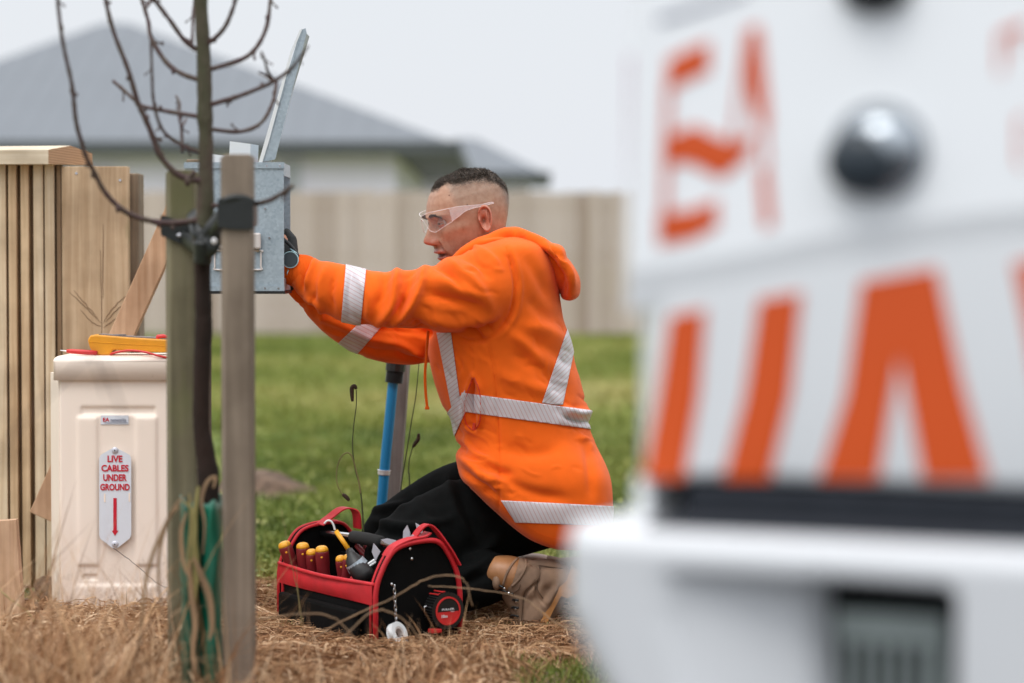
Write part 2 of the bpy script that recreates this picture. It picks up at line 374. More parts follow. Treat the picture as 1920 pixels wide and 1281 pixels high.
M['tool_yel'] = mat('tool_yellow', (.83, .38, .015), .4, var=.1, vscale=40)
M['foam'] = mat('foam_grip', (.009, .009, .009), .9, bump=.4, bscale=500)
M['bumper'] = mat('bumper_paint', (.62, .635, .655), .45, var=.05, vscale=4)
M['van'] = mat('van_paint', (.85, .875, .895), .28, var=.02, vscale=2, coat=.6)
M['van_orange'] = mat('orange_decal', (.64, .078, .003), .5, var=.04, vscale=4)
M['van_black'] = mat('van_black', (.006, .0065, .008), .7, spec=.15, var=.2, vscale=5)
M['van_glass'] = mat('van_glass', (.02, .025, .03), .05, coat=1)
M['tail_red'] = mat('tail_red', (.45, .04, .09), .2, coat=1)
M['chrome'] = mat('chrome', (.33, .36, .39), .2, metal=1)
M['tyre'] = mat('tyre', (.02, .02, .02), .85, var=.3, vscale=30)
M['step'] = mat('step_rubber', (.03, .034, .042), .95, var=.2, vscale=20, spec=.1)
M['plate'] = mat('number_plate', (.42, .48, .46), .4, var=.1, vscale=30)
M['roof'] = mat('metal_roof', (.148, .163, .182), .75, var=.05, vscale=1)
M['fascia'] = mat('fascia', (.075, .085, .09), .55, var=.1, vscale=3)
M['house_wall'] = mat('house_wall', (.84, .81, .93), .8, var=.06, vscale=2)
M['window_glass'] = mat('window_glass', (.50, .52, .56), .2, var=.2, vscale=1)
M['white_pvc'] = mat('white_pvc', (.75, .77, .78), .35, var=.03, vscale=10)
M['cream'] = mat('cream_latch', (.66, .60, .57), .4, var=.08, vscale=30)

def galv():
    m = bpy.data.materials.new('galvanised_steel'); m.use_nodes = True; n = m.node_tree.nodes; l = m.node_tree.links; b = n['Principled BSDF']
    tc = n.new('ShaderNodeTexCoord'); v = n.new('ShaderNodeTexVoronoi'); v.inputs['Scale'].default_value = 170; l.new(tc.outputs['Object'], v.inputs[0])
    no = n.new('ShaderNodeTexNoise'); no.inputs['Scale'].default_value = 14; no.inputs['Detail'].default_value = 6; l.new(tc.outputs['Object'], no.inputs[0])
    ad = n.new('ShaderNodeMix'); ad.data_type = 'FLOAT'; ad.inputs[0].default_value = .55; l.new(v.outputs['Color'], ad.inputs[2]); l.new(no.outputs[0], ad.inputs[3])
    r = n.new('ShaderNodeValToRGB'); r.color_ramp.elements[0].position = .2; r.color_ramp.elements[1].position = .85; r.color_ramp.elements[0].color = (.30, .36, .41, 1); r.color_ramp.elements[1].color = (.46, .53, .58, 1)
    l.new(ad.outputs[0], r.inputs[0]); l.new(r.outputs[0], b.inputs['Base Color']); b.inputs['Metallic'].default_value = .45; b.inputs['Roughness'].default_value = .48
    return m
M['galv'] = galv()
def endg():
    m = bpy.data.materials.new('end_grain'); m.use_nodes = True; n = m.node_tree.nodes; l = m.node_tree.links; b = n['Principled BSDF']; b.inputs['Roughness'].default_value = .85
    tc = n.new('ShaderNodeTexCoord'); mp = n.new('ShaderNodeMapping'); mp.inputs['Location'].default_value = (.1, 0, .25); l.new(tc.outputs['Object'], mp.inputs[0])
    w = n.new('ShaderNodeTexWave'); w.wave_type = 'RINGS'; w.rings_direction = 'Y'; w.inputs['Scale'].default_value = 45; w.inputs['Distortion'].default_value = 1.5; l.new(mp.outputs[0], w.inputs[0])
    r = n.new('ShaderNodeValToRGB'); r.color_ramp.elements[0].color = (.30, .17, .09, 1); r.color_ramp.elements[1].color = (.47, .29, .17, 1); l.new(w.outputs[0], r.inputs[0]); l.new(r.outputs[0], b.inputs['Base Color'])
    return m
M['endgrain'] = endg()
def grime(mt, z0, z1, col):
    """mud splashed up the foot of a thing: noise that thins out with height"""
    n = mt.node_tree.nodes; l = mt.node_tree.links; b = n['Principled BSDF']; src = b.inputs['Base Color'].links[0].from_socket
    tc = n.new('ShaderNodeTexCoord'); sp = n.new('ShaderNodeSeparateXYZ'); l.new(tc.outputs['Object'], sp.inputs[0])
    mr = n.new('ShaderNodeMapRange'); mr.inputs['From Min'].default_value = z0; mr.inputs['From Max'].default_value = z1; mr.inputs['To Min'].default_value = .26; mr.inputs['To Max'].default_value = 0; l.new(sp.outputs['Z'], mr.inputs[0])
    no = n.new('ShaderNodeTexNoise'); no.inputs['Scale'].default_value = 26; no.inputs['Detail'].default_value = 8; no.inputs['Roughness'].default_value = .7; l.new(tc.outputs['Object'], no.inputs[0])
    ad = n.new('ShaderNodeMath'); ad.operation = 'ADD'; l.new(no.outputs[0], ad.inputs[0]); l.new(mr.outputs[0], ad.inputs[1])
    r = n.new('ShaderNodeValToRGB'); r.color_ramp.elements[0].position = .66; r.color_ramp.elements[1].position = .82; r.color_ramp.elements[0].color = (0, 0, 0, 1); r.color_ramp.elements[1].color = (.75, .75, .75, 1); l.new(ad.outputs[0], r.inputs[0])
    m_ = n.new('ShaderNodeMix'); m_.data_type = 'RGBA'; l.new(r.outputs[0], m_.inputs[0]); l.new(src, m_.inputs[6]); m_.inputs[7].default_value = tuple(col)+(1,); l.new(m_.outputs[2], b.inputs['Base Color'])
grime(M['beige'], .0, .22, (.55, .43, .33))
def far_boards():
    m = bpy.data.materials.new('far_boards'); m.use_nodes = True; n = m.node_tree.nodes; l = m.node_tree.links; b = n['Principled BSDF']; b.inputs['Roughness'].default_value = .9
    at = n.new('ShaderNodeAttribute'); at.attribute_name = 'rnd'; r = n.new('ShaderNodeValToRGB'); r.color_ramp.elements[0].color = (.30, .225, .175, 1); r.color_ramp.elements[1].color = (.54, .455, .40, 1)
    e = r.color_ramp.elements.new(.35); e.color = (.45, .37, .32, 1)
    l.new(at.outputs['Fac'], r.inputs[0]); l.new(r.outputs[0], b.inputs['Base Color']); return m
M['far_boards'] = far_boards()
#==SETTING==
# ------------------------------------------------------------------ ground
def terrain(x0, x1, y0, y1, nx, ny, zf=None, z=0):
    X, Y = np.meshgrid(np.linspace(x0, x1, nx), np.linspace(y0, y1, ny)); Z = np.full_like(X, z) if zf is None else zf(X, Y)
    V = np.stack([X, Y, Z], -1).reshape(-1, 3); i = np.arange(nx*ny).reshape(ny, nx)
    F = np.stack([i[:-1, :-1], i[:-1, 1:], i[1:, 1:], i[1:, :-1]], -1).reshape(-1, 4); return V, F
V, F = terrain(-600, 600, 2.9, 1200, 40, 40)
tag(mk('ground', V, F, M['lawn_soil']), 'grassy ground running back to the fence', kind='structure')
V, F = terrain(-600, 600, -600, 2.9, 10, 10, z=-.02)
tag(mk('road', V, F, M['asphalt']), 'unseen dark asphalt road behind the camera, added for dark reflections', kind='structure')  # out of view; added so the chrome boss mirrors dark ground
def bank(X, Y):
    q = np.stack([X.ravel(), Y.ravel(), 0*X.ravel()], 1); nz = vnoise(q, 9, 3).reshape(X.shape)*.012
    e = np.clip((6.5-Y)/.5, 0, 1)*np.clip((Y-4.0)/.4, 0, 1)*np.clip((.55-X)/.4, 0, 1)
    return -.03+.045*e+nz*e
V, F = terrain(-2.6, .6, 3.9, 6.5, 90, 80, bank)
tag(mk('dry_soil', V, F, M['dirt'], smooth=True), 'bare brown soil under the dead grass', kind='structure')

def blades(root, height, width, lean, bend, rnd, nseg=2, azim=None):
    """grass blades as tapered ribbons: arrays of roots, heights, lean etc."""
    n = len(root); az = rng.uniform(0, 2*math.pi, n) if azim is None else azim
    face = rng.uniform(0, math.pi, n); V = np.zeros((n, 2*nseg+1, 3))
    d = np.stack([np.cos(az), np.sin(az), 0*az], 1); s = np.stack([np.cos(face), np.sin(face)*.6, 0*az], 1)
    for k in range(nseg+1):
        t = k/nseg; ang = lean+bend*t
        pos = root+d*(height*t*np.sin(ang*.6+.0))[:, None]; pos[:, 2] += height*t*np.cos(np.clip(ang, 0, 2.2)*.75)
        w = (width*(1-t**1.5))[:, None]*s*.5
        if k < nseg: V[:, 2*k] = pos-w; V[:, 2*k+1] = pos+w
        else: V[:, 2*k] = pos
    base = (np.arange(n)*(2*nseg+1))[:, None]
    Fq = np.concatenate([base+np.array([2*k, 2*k+1, 2*k+3, 2*k+2]) for k in range(nseg-1)]) if nseg > 1 else np.zeros((0, 4), int)
    Ft = base+np.array([2*nseg-2, 2*nseg-1, 2*nseg]); Ft = np.c_[Ft, Ft[:, 2]]
    V = V.reshape(-1, 3); att = np.repeat(rnd, 2*nseg+1)
    return V, Fq, Ft[:, :3], att
def blade_obj(name, mat_, *a, **k):
    V, Fq, Ft, att = blades(*a, **k)
    me = bpy.data.meshes.new(name); nq, ntr = len(Fq), len(Ft)
    me.vertices.add(len(V)); me.vertices.foreach_set('co', V.ravel().astype(np.float32))
    me.loops.add(nq*4+ntr*3); me.loops.foreach_set('vertex_index', np.concatenate([Fq.ravel(), Ft.ravel()]).astype(np.int32))
    me.polygons.add(nq+ntr); me.polygons.foreach_set('loop_start', np.concatenate([np.arange(nq)*4, nq*4+np.arange(ntr)*3]).astype(np.int32))
    me.update(calc_edges=True); at = me.attributes.new('rnd', 'FLOAT', 'POINT'); at.data.foreach_set('value', att.astype(np.float32))
    me.materials.append(mat_); ob = bpy.data.objects.new(name, me); COL.objects.link(ob); ob['_w'] = [0, 0, 0]
    return ob
def scatter(n, y0, y1, xfrac=(-.115, .075), pw=1.0):
    Y = y0+(y1-y0)*rng.uniform(0, 1, n)**pw; X = rng.uniform(xfrac[0], xfrac[1], n)*Y
    return np.stack([X, Y, 0*X], 1)
def patch(q, sc, seed): return vnoise(q*np.array([1, .5, 1]), sc, seed)
# lawn beyond the man
r1 = np.concatenate([scatter(150000, 5.9, 13, pw=1.25), scatter(60000, 5.9, 13, (-.3, .35)), scatter(14000, 4.9, 6.1, (.04, .35))])
p = patch(r1, 3.2, 11)*.65+patch(r1, 14, 12)*.55
r1[:, 2] -= .004
dry = np.clip((7.6-r1[:, 1])/1.1, 0, 1)*np.clip(1-(r1[:, 0]-.35)/.2, .3, 1)
h = .045+.03*rng.uniform(0, 1, len(r1))+.03*np.clip(p, -.5, 1)
rn = np.clip(.42+p*.55+rng.normal(0, .17, len(r1))+dry*.45, 0, 1); h = h*(1-.45*dry)
tag(blade_obj('lawn_grass', M['grass'], r1, h, .006+.004*rng.uniform(0, 1, len(r1)), rng.uniform(.1, 1.1, len(r1)), rng.uniform(0, 1.2, len(r1)), rn),
    'short green lawn behind the kneeling man', 'grass', kind='stuff')
r2 = np.concatenate([scatter(50000, 13, 32, (-.14, .08), pw=1.2), scatter(30000, 13, 32, (-.3, .3))])
p = patch(r2, 1.6, 5); rn = np.clip(.52+p*.7+rng.normal(0, .12, len(r2))+.12, 0, 1)
tag(blade_obj('distant_grass', M['grass'], r2, .06+.03*rng.uniform(0, 1, len(r2)), np.full(len(r2), .02), rng.uniform(.2, 1.2, len(r2)), rng.uniform(0, 1, len(r2)), rn),
    'paler lawn stretching to the long wooden fence', 'grass', kind='stuff')
# broad clover-like leaves
r3 = scatter(7000, 6.6, 13, (-.15, .15), pw=1.2); r3[:, 2] = .025+.02*rng.uniform(0, 1, len(r3))
tag(blade_obj('clover', M['grass'], r3, .015+.01*rng.uniform(0, 1, len(r3)), .013+.01*rng.uniform(0, 1, len(r3)), rng.uniform(1.2, 1.9, len(r3)), rng.uniform(0, .4, len(r3)), np.clip(rng.normal(.6, .2, len(r3)), 0, 1)),
    'broad clover leaves scattered in the lawn', 'ground cover', kind='stuff')
# near green patch under the bumper
r4 = np.stack([rng.uniform(-.12, .9, 22000), rng.uniform(4.0, 5.42, 22000), np.zeros(22000)], 1)
tag(blade_obj('verge_grass', M['grass'], r4, .035+.03*rng.uniform(0, 1, len(r4)), np.full(len(r4), .005), rng.uniform(.1, 1, len(r4)), rng.uniform(0, 1.2, len(r4)), np.clip(.55+patch(r4, 12, 2)*.4+rng.normal(0, .15, len(r4)), 0, 1)),
    'short green verge grass at the bottom edge beside the vehicle', 'grass', kind='stuff')
def arcs(name, mat_, r, L, H, wd, rnd, nseg=5):
    n = len(r); az = rng.uniform(0, 2*math.pi, n); d = np.stack([np.cos(az), np.sin(az), 0*az], 1); cv = rng.normal(0, .5, n); s0 = np.stack([-np.sin(az), np.cos(az), 0*az], 1)
    V = np.zeros((n, 2*(nseg+1), 3))
    tw = rng.uniform(0, math.pi, n)
    for k in range(nseg+1):
        t = k/nseg; p = r+d*(L*(t-.5))[:, None]+s0*(cv*L*.5*(t-.5)**2)[:, None]; p[:, 2] += H*np.sin(math.pi*np.clip(t*.95+.03, 0, 1))**.8
        w = wd*(1-.75*t**2)*.5; sv = s0*np.cos(tw+t)[:, None]; sv[:, 2] = np.sin(tw+t); V[:, 2*k] = p-sv*w[:, None]; V[:, 2*k+1] = p+sv*w[:, None]
    b = np.arange(n)[:, None]*2*(nseg+1); F = np.concatenate([b+np.array([2*k, 2*k+1, 2*k+3, 2*k+2]) for k in range(nseg)])
    me_o = mk(name, V.reshape(-1, 3), F, mat_, loc=(0, 0, 0), attr={'rnd': np.repeat(rnd, 2*(nseg+1))}); return me_o
# matted straw
def straw_band(n, x0, x1, y0, y1, hh, seed, zoff=0.0):
    r = np.stack([rng.uniform(x0, x1, n), rng.uniform(y0, y1, n), np.full(n, zoff)], 1)
    k = patch(r, 8, seed); keep = rng.uniform(0, 1, n) < np.clip(.72+1.6*k, .06, 1); r = r[keep]; k = k[keep]
    r[:, 2] += rng.uniform(0, 1, len(r))*hh*.5*np.clip(.8+k*1.6, .2, 2)
    return r, k
r5, k5 = straw_band(30000, -1.75, .42, 4.1, 6.15, .05, 8)
m_ = ~((r5[:, 0] > -.02) & (r5[:, 1] < 5.4)); r5 = r5[m_]; k5 = k5[m_]
low5 = 1-.62*np.clip((r5[:, 0]+.75)/.12, 0, 1)*np.clip((r5[:, 1]-5.3)/.15, 0, 1); low5 *= 1-.45*np.clip((r5[:, 0]+.12)/.08, 0, 1)*np.clip((r5[:, 1]-5.4)/.1, 0, 1); r5[:, 2] *= low5
tag(blade_obj('straw_mat', M['straw'], r5, (.05+.07*rng.uniform(0, 1, len(r5))**2)*low5, .0025+.003*rng.uniform(0, 1, len(r5)), rng.uniform(.7, 2.2, len(r5)), rng.uniform(-.3, 1.6, len(r5)), np.clip(.5+k5*.3+rng.normal(0, .22, len(r5)), 0, 1), nseg=3),
    'matted dead brown grass along the bottom of the picture', 'dead grass', kind='stuff')
q_, kq = straw_band(62000, -1.75, .50, 4.1, 6.25, .055, 18)
m_ = ~((q_[:, 0] > -.02) & (q_[:, 1] < 5.4)); q_ = q_[m_]; lo_ = 1-.55*np.clip((q_[:, 0]+.75)/.12, 0, 1)*np.clip((q_[:, 1]-5.35)/.15, 0, 1); lo_ *= 1-.5*np.clip((q_[:, 0]+.12)/.08, 0, 1)*np.clip((q_[:, 1]-5.4)/.1, 0, 1); q_[:, 2] *= lo_; nq_ = len(q_)
tag(arcs('lying_straw', M['straw'], q_, .05+.20*rng.uniform(0, 1, nq_)**1.5, (.008+.05*rng.uniform(0, 1, nq_)**1.5)*lo_, .002+.003*rng.uniform(0, 1, nq_), np.clip(.46+kq[m_]*.5+rng.normal(0, .28, nq_), 0, 1)),
    'tangled dead straw lying flat along the verge', 'dead grass', kind='stuff')
q_ = np.stack([rng.uniform(-.80, .6, 26000), rng.uniform(5.35, 6.75, 26000), rng.uniform(0, .02, 26000)], 1); nq_ = len(q_)
tag(arcs('dry_clippings', M['straw'], q_, .03+.09*rng.uniform(0, 1, nq_), .004+.025*rng.uniform(0, 1, nq_), np.full(nq_, .0025), np.clip(rng.normal(.45, .25, nq_), 0, 1), 3),
    'dry brown clippings on the ground around the bag and boot', 'dead grass', kind='stuff')
r6, k6 = straw_band(3600, -1.6, .05, 4.25, 5.3, .06, 4); r6b, _ = straw_band(2600, -1.3, -.5, 4.3, 5.0, .03, 44); r6 = np.concatenate([r6, r6b])
hs6 = np.ones(len(r6)); hs6[-len(r6b):] = 1.5
tag(blade_obj('tall_dead_grass', M['straw'], r6, hs6*.12+hs6*.24*rng.uniform(0, 1, len(r6))**1.8*np.clip(1-(r6[:, 0]+.62)/.5, .35, 1), .0025+.003*rng.uniform(0, 1, len(r6)), rng.uniform(.1, 1.2, len(r6)), rng.uniform(0, 1.6, len(r6)), np.clip(.55+rng.normal(0, .27, len(r6)), 0, 1), nseg=4),
    'taller bent dead grass blades out of focus in front of the cabinet', 'dead grass', kind='stuff')
r7 = np.stack([rng.uniform(-.75, .25, 9000), rng.uniform(5.9, 7.0, 9000), np.full(9000, .0)], 1)
tag(blade_obj('dry_lawn_edge', M['straw'], r7, .03+.05*rng.uniform(0, 1, len(r7)), np.full(len(r7), .003), rng.uniform(.5, 2., len(r7)), rng.uniform(0, 1.2, len(r7)), np.clip(rng.normal(.55, .25, len(r7)), 0, 1), nseg=3),
    'thin dry grass between the tool bag and the green lawn', 'dead grass', kind='stuff')
# heap of soil on the lawn
def mound(X, Y):
    q = np.stack([X.ravel(), Y.ravel(), 0*X.ravel()], 1)
    return .115*np.exp(-((X+.98)/.20)**2-((Y-9.4)/.2)**2)*(1+.35*vnoise(q, 22, 1).reshape(X.shape))-.012+.022*vnoise(q, 45, 9).reshape(X.shape)
V, F = terrain(-1.5, -.5, 8.9, 9.9, 70, 70, mound)
tag(mk('soil_mound', V, F, M['dirt'], smooth=True), 'small heap of brown soil on the green lawn', 'soil heap', kind='structure')
q = np.concatenate([np.stack([rng.normal(-1.32, .09, 60), rng.normal(6.5, .12, 60), np.full(60, .02)], 1)])
for i in range(22):
    c = np.array([rng.uniform(-1.30, -1.12), rng.uniform(6.1, 6.62), .02+rng.uniform(0, .035)]); s = rng.uniform(.012, .028)
    V, F = sphere(c, s*1.3, s, s*.8, n=12); V += (vnoise(V, 60, i)*s*.25)[:, None]
    st = mk('clod', V, F, M['dirt'], smooth=True); tag(st, 'rounded brown clod lying by the foot of the slatted fence', 'clod', 'clods of soil by the fence')

# ------------------------------------------------------------------ far fence and houses
fx = thing('paling_fence', 'long grey wooden board fence across the back of the lawn', 'fence', (0, 30, 0))
mb = MB(); x = -14.0; 
while x < 14:
    w = .148; a = float(np.clip(rng.normal(.55, .25), 0, 1)); dz = rng.normal(0, .008); dy = rng.choice([0, .02])
    mb.add(box(x, x+w-.006, 30+dy, 30.018+dy, .03, 1.79+dz), a); x += w
mb.obj('palings', M['far_boards'], fx, attr='rnd')
mb = MB()
for z in (.35, .95, 1.55): mb.add(box(-14, 14, 30.045, 30.1, z, z+.09), .3)
mb.obj('rails', M['far_boards'], fx, attr='rnd')
for i in range(12): mk('post', *box(-13.5+i*2.4, -13.4+i*2.4, 30.102, 30.2, 0, 1.7), M['far_boards'], fx)

def hip_house(label, x0, x1, y0, y1, ez, apex, group=None, wins=()):
    h = thing('house', label, 'house', ((x0+x1)/2, y0, 0), group)
    ax, ay, az = apex; t = .02
    V = [(x0, y0, ez), (x1, y0, ez), (x1, y1, ez), (x0, y1, ez), (ax-.25, ay, az), (ax+.25, ay, az)]
    rf = mk('roof', np.array(V, float), [(0, 1, 5, 4), (1, 2, 5), (2, 3, 4, 5), (3, 0, 4), (3, 2, 1, 0)], M['roof'], h)
    m = MB()
    for k in range(int((x1-x0)/.4)):      # roofing ribs on the front slope
        xx = x0+.2+k*.4; s = min((xx-x0)/(ax-.25-x0), (x1-xx)/(x1-ax-.25), 1)
        if s > .05: m.add(tube([(xx, y0+.02, ez+.004), (xx, y0+(ay-y0)*s, ez+(az-ez)*s+.004)], .010, n=6))
    m.obj('roof_ribs', M['roof'], rf)
    m = MB(); m.add(box(x0-.03, x1+.03, y0-.14, y0-.003, ez-.2, ez+.015, .01)); m.add(box(x1+.003, x1+.14, y0, y1, ez-.2, ez+.015)); m.add(box(x0-.14, x0-.033, y0, y1, ez-.2, ez+.015))
    m.obj('gutter', M['fascia'], h)
    m = MB(); m.add(box(x0, x1, y0, y1, ez-.19, ez-.16)); m.obj('soffit', M['fascia'], h)
    mk('wall', *box(x0+.35, x1-(.95 if x1 < 0 else .35), y0+.35, y1-.35, 0, ez-.192), M['house_wall'], h)
    for (a, b, z0, z1) in wins:
        w = mk('window', *box(a, b, y0+.30, y0+.347, z0, z1), M['house_wall'], h); mk('pane', *box(a+.06, b-.06, y0+.28, y0+.297, z0+.06, z1-.06), M['window_glass'], w)
    return h
hip_house('large pale house with a broad grey hipped metal roof behind the fence', -12.2, -1.0, 40, 53, 2.9, (-7.6, 46.5, 5.5), wins=((-3.9, -3.45, .9, 2.65), (-8.2, -6.6, 1.0, 2.5)))
hip_house('smaller house with a low grey roof just right of the large house', -2.5, .75, 55, 60, 2.95, (-1.1, 57.5, 3.85), wins=((-1.2, -.3, 1, 2.3),))
#==PROPS==
# ------------------------------------------------------------------ slatted fence, left
FY = 6.62
sf = thing('slatted_fence', 'new pine slatted fence with a capping rail at the left edge', 'fence', (-1.3, FY, 0))
yy = FY
tops = 305; 
slx = [(-36, -22), (-12, 4), (18, 33), (41, 56), (65, 83), (86, 104)]
base_y = [1030, 1035, 1044, 1052, 1068, 1080]
k = FY
cols = ['fence_pale', 'fence_pale', 'fence_new', 'fence_new', 'fence_pale', 'fence_pale']
for i, ((a, b)) in enumerate([(-35, -19), (-11, 13), (18, 33), (41, 56), (65, 83), (86, 104)]):
    pa = P(a, 400, k); pb = P(b, 400, k)
    mk('slat', *box(pa[0], pb[0], k-.018, k+.012, .03, P(0, 309, k)[2], .0015), M[cols[i]], sf)
mk('back_boards', *box(P(-80, 0, k)[0], P(112, 0, k)[0], k+.016, k+.03, .02, P(0, 308, k+.05)[2]), M['fence_brown'], sf)
# wide boards on the post
mk('edge_batten', *box(P(105.5, 0, k)[0], P(113, 0, k)[0], k-.012, k+.0155, .03, P(0, 311, k)[2]), M['fence_brown'], sf)
mk('face_board', *box(P(117, 0, k)[0], P(241, 0, k)[0], k-.03, k+.01, .03, P(0, 313, k)[2], .002), M['board_face'], sf)
mk('post', *box(P(200, 0, k+.06)[0], P(263, 0, k+.06)[0], k+.015, k+.11, 0, P(0, 326, k+.06)[2], .004), M['post_grey'], sf)
M['grain'] = mat('grain_dark', (.20, .125, .07), .9)
for pts in ([(130, 548), (150, 566), (172, 588), (190, 606)], [(138, 545), (160, 570), (184, 598)], [(240, 552), (222, 568), (204, 588), (194, 606)], [(238, 566), (218, 582), (198, 604)], [(188, 470), (190, 540), (191, 606), (190, 640)], [(194, 420), (193, 500), (193, 560)], [(150, 580), (172, 604), (190, 612)], [(228, 590), (206, 606), (195, 614)]):
    L = smooth_pts([P(x, y, k-.0302) for x, y in pts], 6)+rng.normal(0, .0006, (len(pts)*6-5, 3))*[1, 0, 1]; mk('grain_mark', *tube(L, (.0005+.0008*np.sin(np.linspace(0, math.pi, len(L)))), n=5), M['grain'], sf)
# capping rail: sloping-topped rail with a cut end facing right
z0 = P(0, 311, k)[2]+.002; z1 = P(0, 285, k)[2]; xA, xB, xC = P(-90, 0, k)[0], P(98, 0, k)[0], P(168, 0, k)[0]
yf = k-.07; 
V = np.array([(xA, yf, z0), (xB, yf, z0), (xC, k+.03, z0), (xA, k+.03, z0), (xA, yf, z1), (xB, yf, z1+.003), (xB+(xC-xB)*.5, k-.02, z1+.016), (xC, k+.03, z1-.003), (xA, k+.03, z1-.006), (xA, k-.02, z1+.013)])
capo = mk('capping_rail', V, [(0, 1, 5, 4), (4, 5, 6, 9), (9, 6, 7, 8), (3, 2, 1, 0), (0, 4, 9, 8, 3), (3, 8, 7, 2)], M['cap'], sf)
mk('cut_end', np.array([V[1], V[2], V[7], V[6], V[5]]), [(0, 1, 2, 3, 4)], M['endgrain'], capo)
for (px, py) in ((143, 325), (225, 338)):
    c = P(px, py, k-.032); mk('nail', *cyl(c, c+[0, .004, 0], .0035, n=12), M['steel'], sf)
# diagonal prop behind the cabinet
a = P(338, 385, 6.42); b = P(78, 968, 6.42); d = nrm(b-a); perp = nrm(np.cross(d, [0, 1, 0]))
c = (a+b)/2
pr = tag(mk('timber_prop', *obox(c, d, perp, [0, 1, 0], np.linalg.norm(b-a)/2, .031, .02, .002), M['redwood']), 'diagonal pinkish pine prop leaning behind the beige cabinet', 'timber')
# offcut bottom left
a = P(-20, 978, 5.95); b = P(36, 1160, 5.95)
V, F = prism([P(-60, 982, 5.93), P(29, 975, 5.93), P(44, 1172, 5.93), P(-60, 1178, 5.93)], np.array([0, .035, 0]))
tag(mk('timber_board', V, F, M['redwood']), 'short pale pine board standing in the soil at the left edge', 'timber')

# ------------------------------------------------------------------ service cabinet
CY = 6.05; S = FPX/CY
cab = thing('service_cabinet', 'beige plastic power cabinet with warning sign in the dead grass', 'cabinet', G(213, CY+.08))
def cabfront(X, Z):
    """depth of the moulded front (0 = face, + = towards viewer)"""
    d = 0*X
    def bx(x0, x1, z0, z1, s=.004):
        return 1/(1+np.exp(-(X-x0)/s*1.5))/(1+np.exp((X-x1)/s*1.5))/(1+np.exp(-(Z-z0)/s*1.5))/(1+np.exp((Z-z1)/s*1.5))
    x = lambda p: (p-213)/S; z = lambda q: CAMH+(492-q)/S
    d += .006*bx(x(141), x(179), z(1062), z(782), .0035); d += .006*bx(x(250), x(290), z(1062), z(782), .0035)
    d += -.0045*bx(x(148), x(287), z(778), z(764), .003)*1.2
    d += .005*bx(x(140), x(291), z(1200), z(1099), .0035)
    d += -.004*bx(x(150), x(177), z(1090), z(1080), .002)
    return d
cl, cr = (107-213)/S, (320-213)/S; ztop = P(0, 712, CY)[2]; cx = P(213, 0, CY)[0]
nx, nz = 150, 320
xs = np.linspace(cl, cr, nx); zs = np.linspace(0, ztop, nz); X, Z = np.meshgrid(xs, zs)
rad = .006; ed = np.clip(rad-np.minimum(X-cl, cr-X), 0, rad); D = cabfront(X, Z)
V = np.stack([cx+X, CY-D+(rad-np.sqrt(np.clip(rad**2-ed**2, 0, None))), Z], -1).reshape(-1, 3); i = np.arange(nx*nz).reshape(nz, nx)
F = [tuple(f) for f in np.stack([i[:-1, :-1], i[:-1, 1:], i[1:, 1:], i[1:, :-1]], -1).reshape(-1, 4)]
fr = mk('front_panel', V, F, M['beige'], cab, smooth=True)
# carcass wraps the sides, set slightly in and skewed so its left flank shows
xl = cx+cl-.058; mbx = MB()
Vb = np.array([(cx+cl+.001, CY+rad, 0), (cx+cr-.001, CY+rad, 0), (cx+cr-.004, CY+.19, 0), (xl, CY+.19, 0)]); 
mk('carcass', *prism(Vb, np.array([0, 0, ztop+.01])), M['beige'], cab)
mk('corner_seam', *box(cx+cl-.004, cx+cl-.001, CY+.012, CY+.02, 0, ztop), M['beige'], cab)
# cap with rolled edges
cz0 = P(0, 713, CY)[2]; cz1 = P(0, 667, CY)[2]; bm = bmesh.new(); bmesh.ops.create_cube(bm, size=2)
cX0, cX1, cY0, cY1 = cx+(100-213)/S-.004, cx+(325-213)/S, CY-.012, CY+.20
for v in bm.verts: v.co = ((cX0+cX1)/2+v.co.x*(cX1-cX0)/2, (cY0+cY1)/2+v.co.y*(cY1-cY0)/2, (cz0+cz1)/2+v.co.z*(cz1-cz0)/2)
bmesh.ops.bevel(bm, geom=[e for e in bm.edges if e.verts[0].co.z > cz1-.001 and e.verts[1].co.z > cz1-.001], offset=.017, segments=6, profile=.5, affect='EDGES')
bmesh.ops.bevel(bm, geom=[e for e in bm.edges if abs(e.verts[0].co.z-e.verts[1].co.z) > .02], offset=.008, segments=2, profile=.5, affect='EDGES')
me = bpy.data.meshes.new('t'); bm.to_mesh(me); V, F = mesh_arrays(me); mk('lid', V, F, M['beige'], cab, smooth=True); bm.free()
# maker's label
yl = CY-.0025
def onface(px, py, off=.002): 
    p = P(px, py, CY-off); return p
lb = mk('sticker', *prism([onface(189, 796), onface(241, 796), onface(241, 779), onface(189, 779)], np.array([0, .0012, 0])), M['white_sign'], cab)
ux, uz = np.array([1., 0, 0]), np.array([0, 0, 1.])
V, F = text('EA', onface(199, 787, .0032), ux, uz, 7/S, 12/S, .0005, bold=.02); mk('lettering', V, F, M['red_ink'], lb)
V, F = text('networks', onface(222, 787.5, .0032), ux, uz, 7.5/S, 29/S, .0005); mk('lettering', V, F, M['grey_ink'], lb)
mk('underline', *box(onface(192, 0)[0], onface(236, 0)[0], CY-.0035, CY-.003, onface(0, 793.2)[2], onface(0, 792.4)[2]), M['grey_ink'], lb)
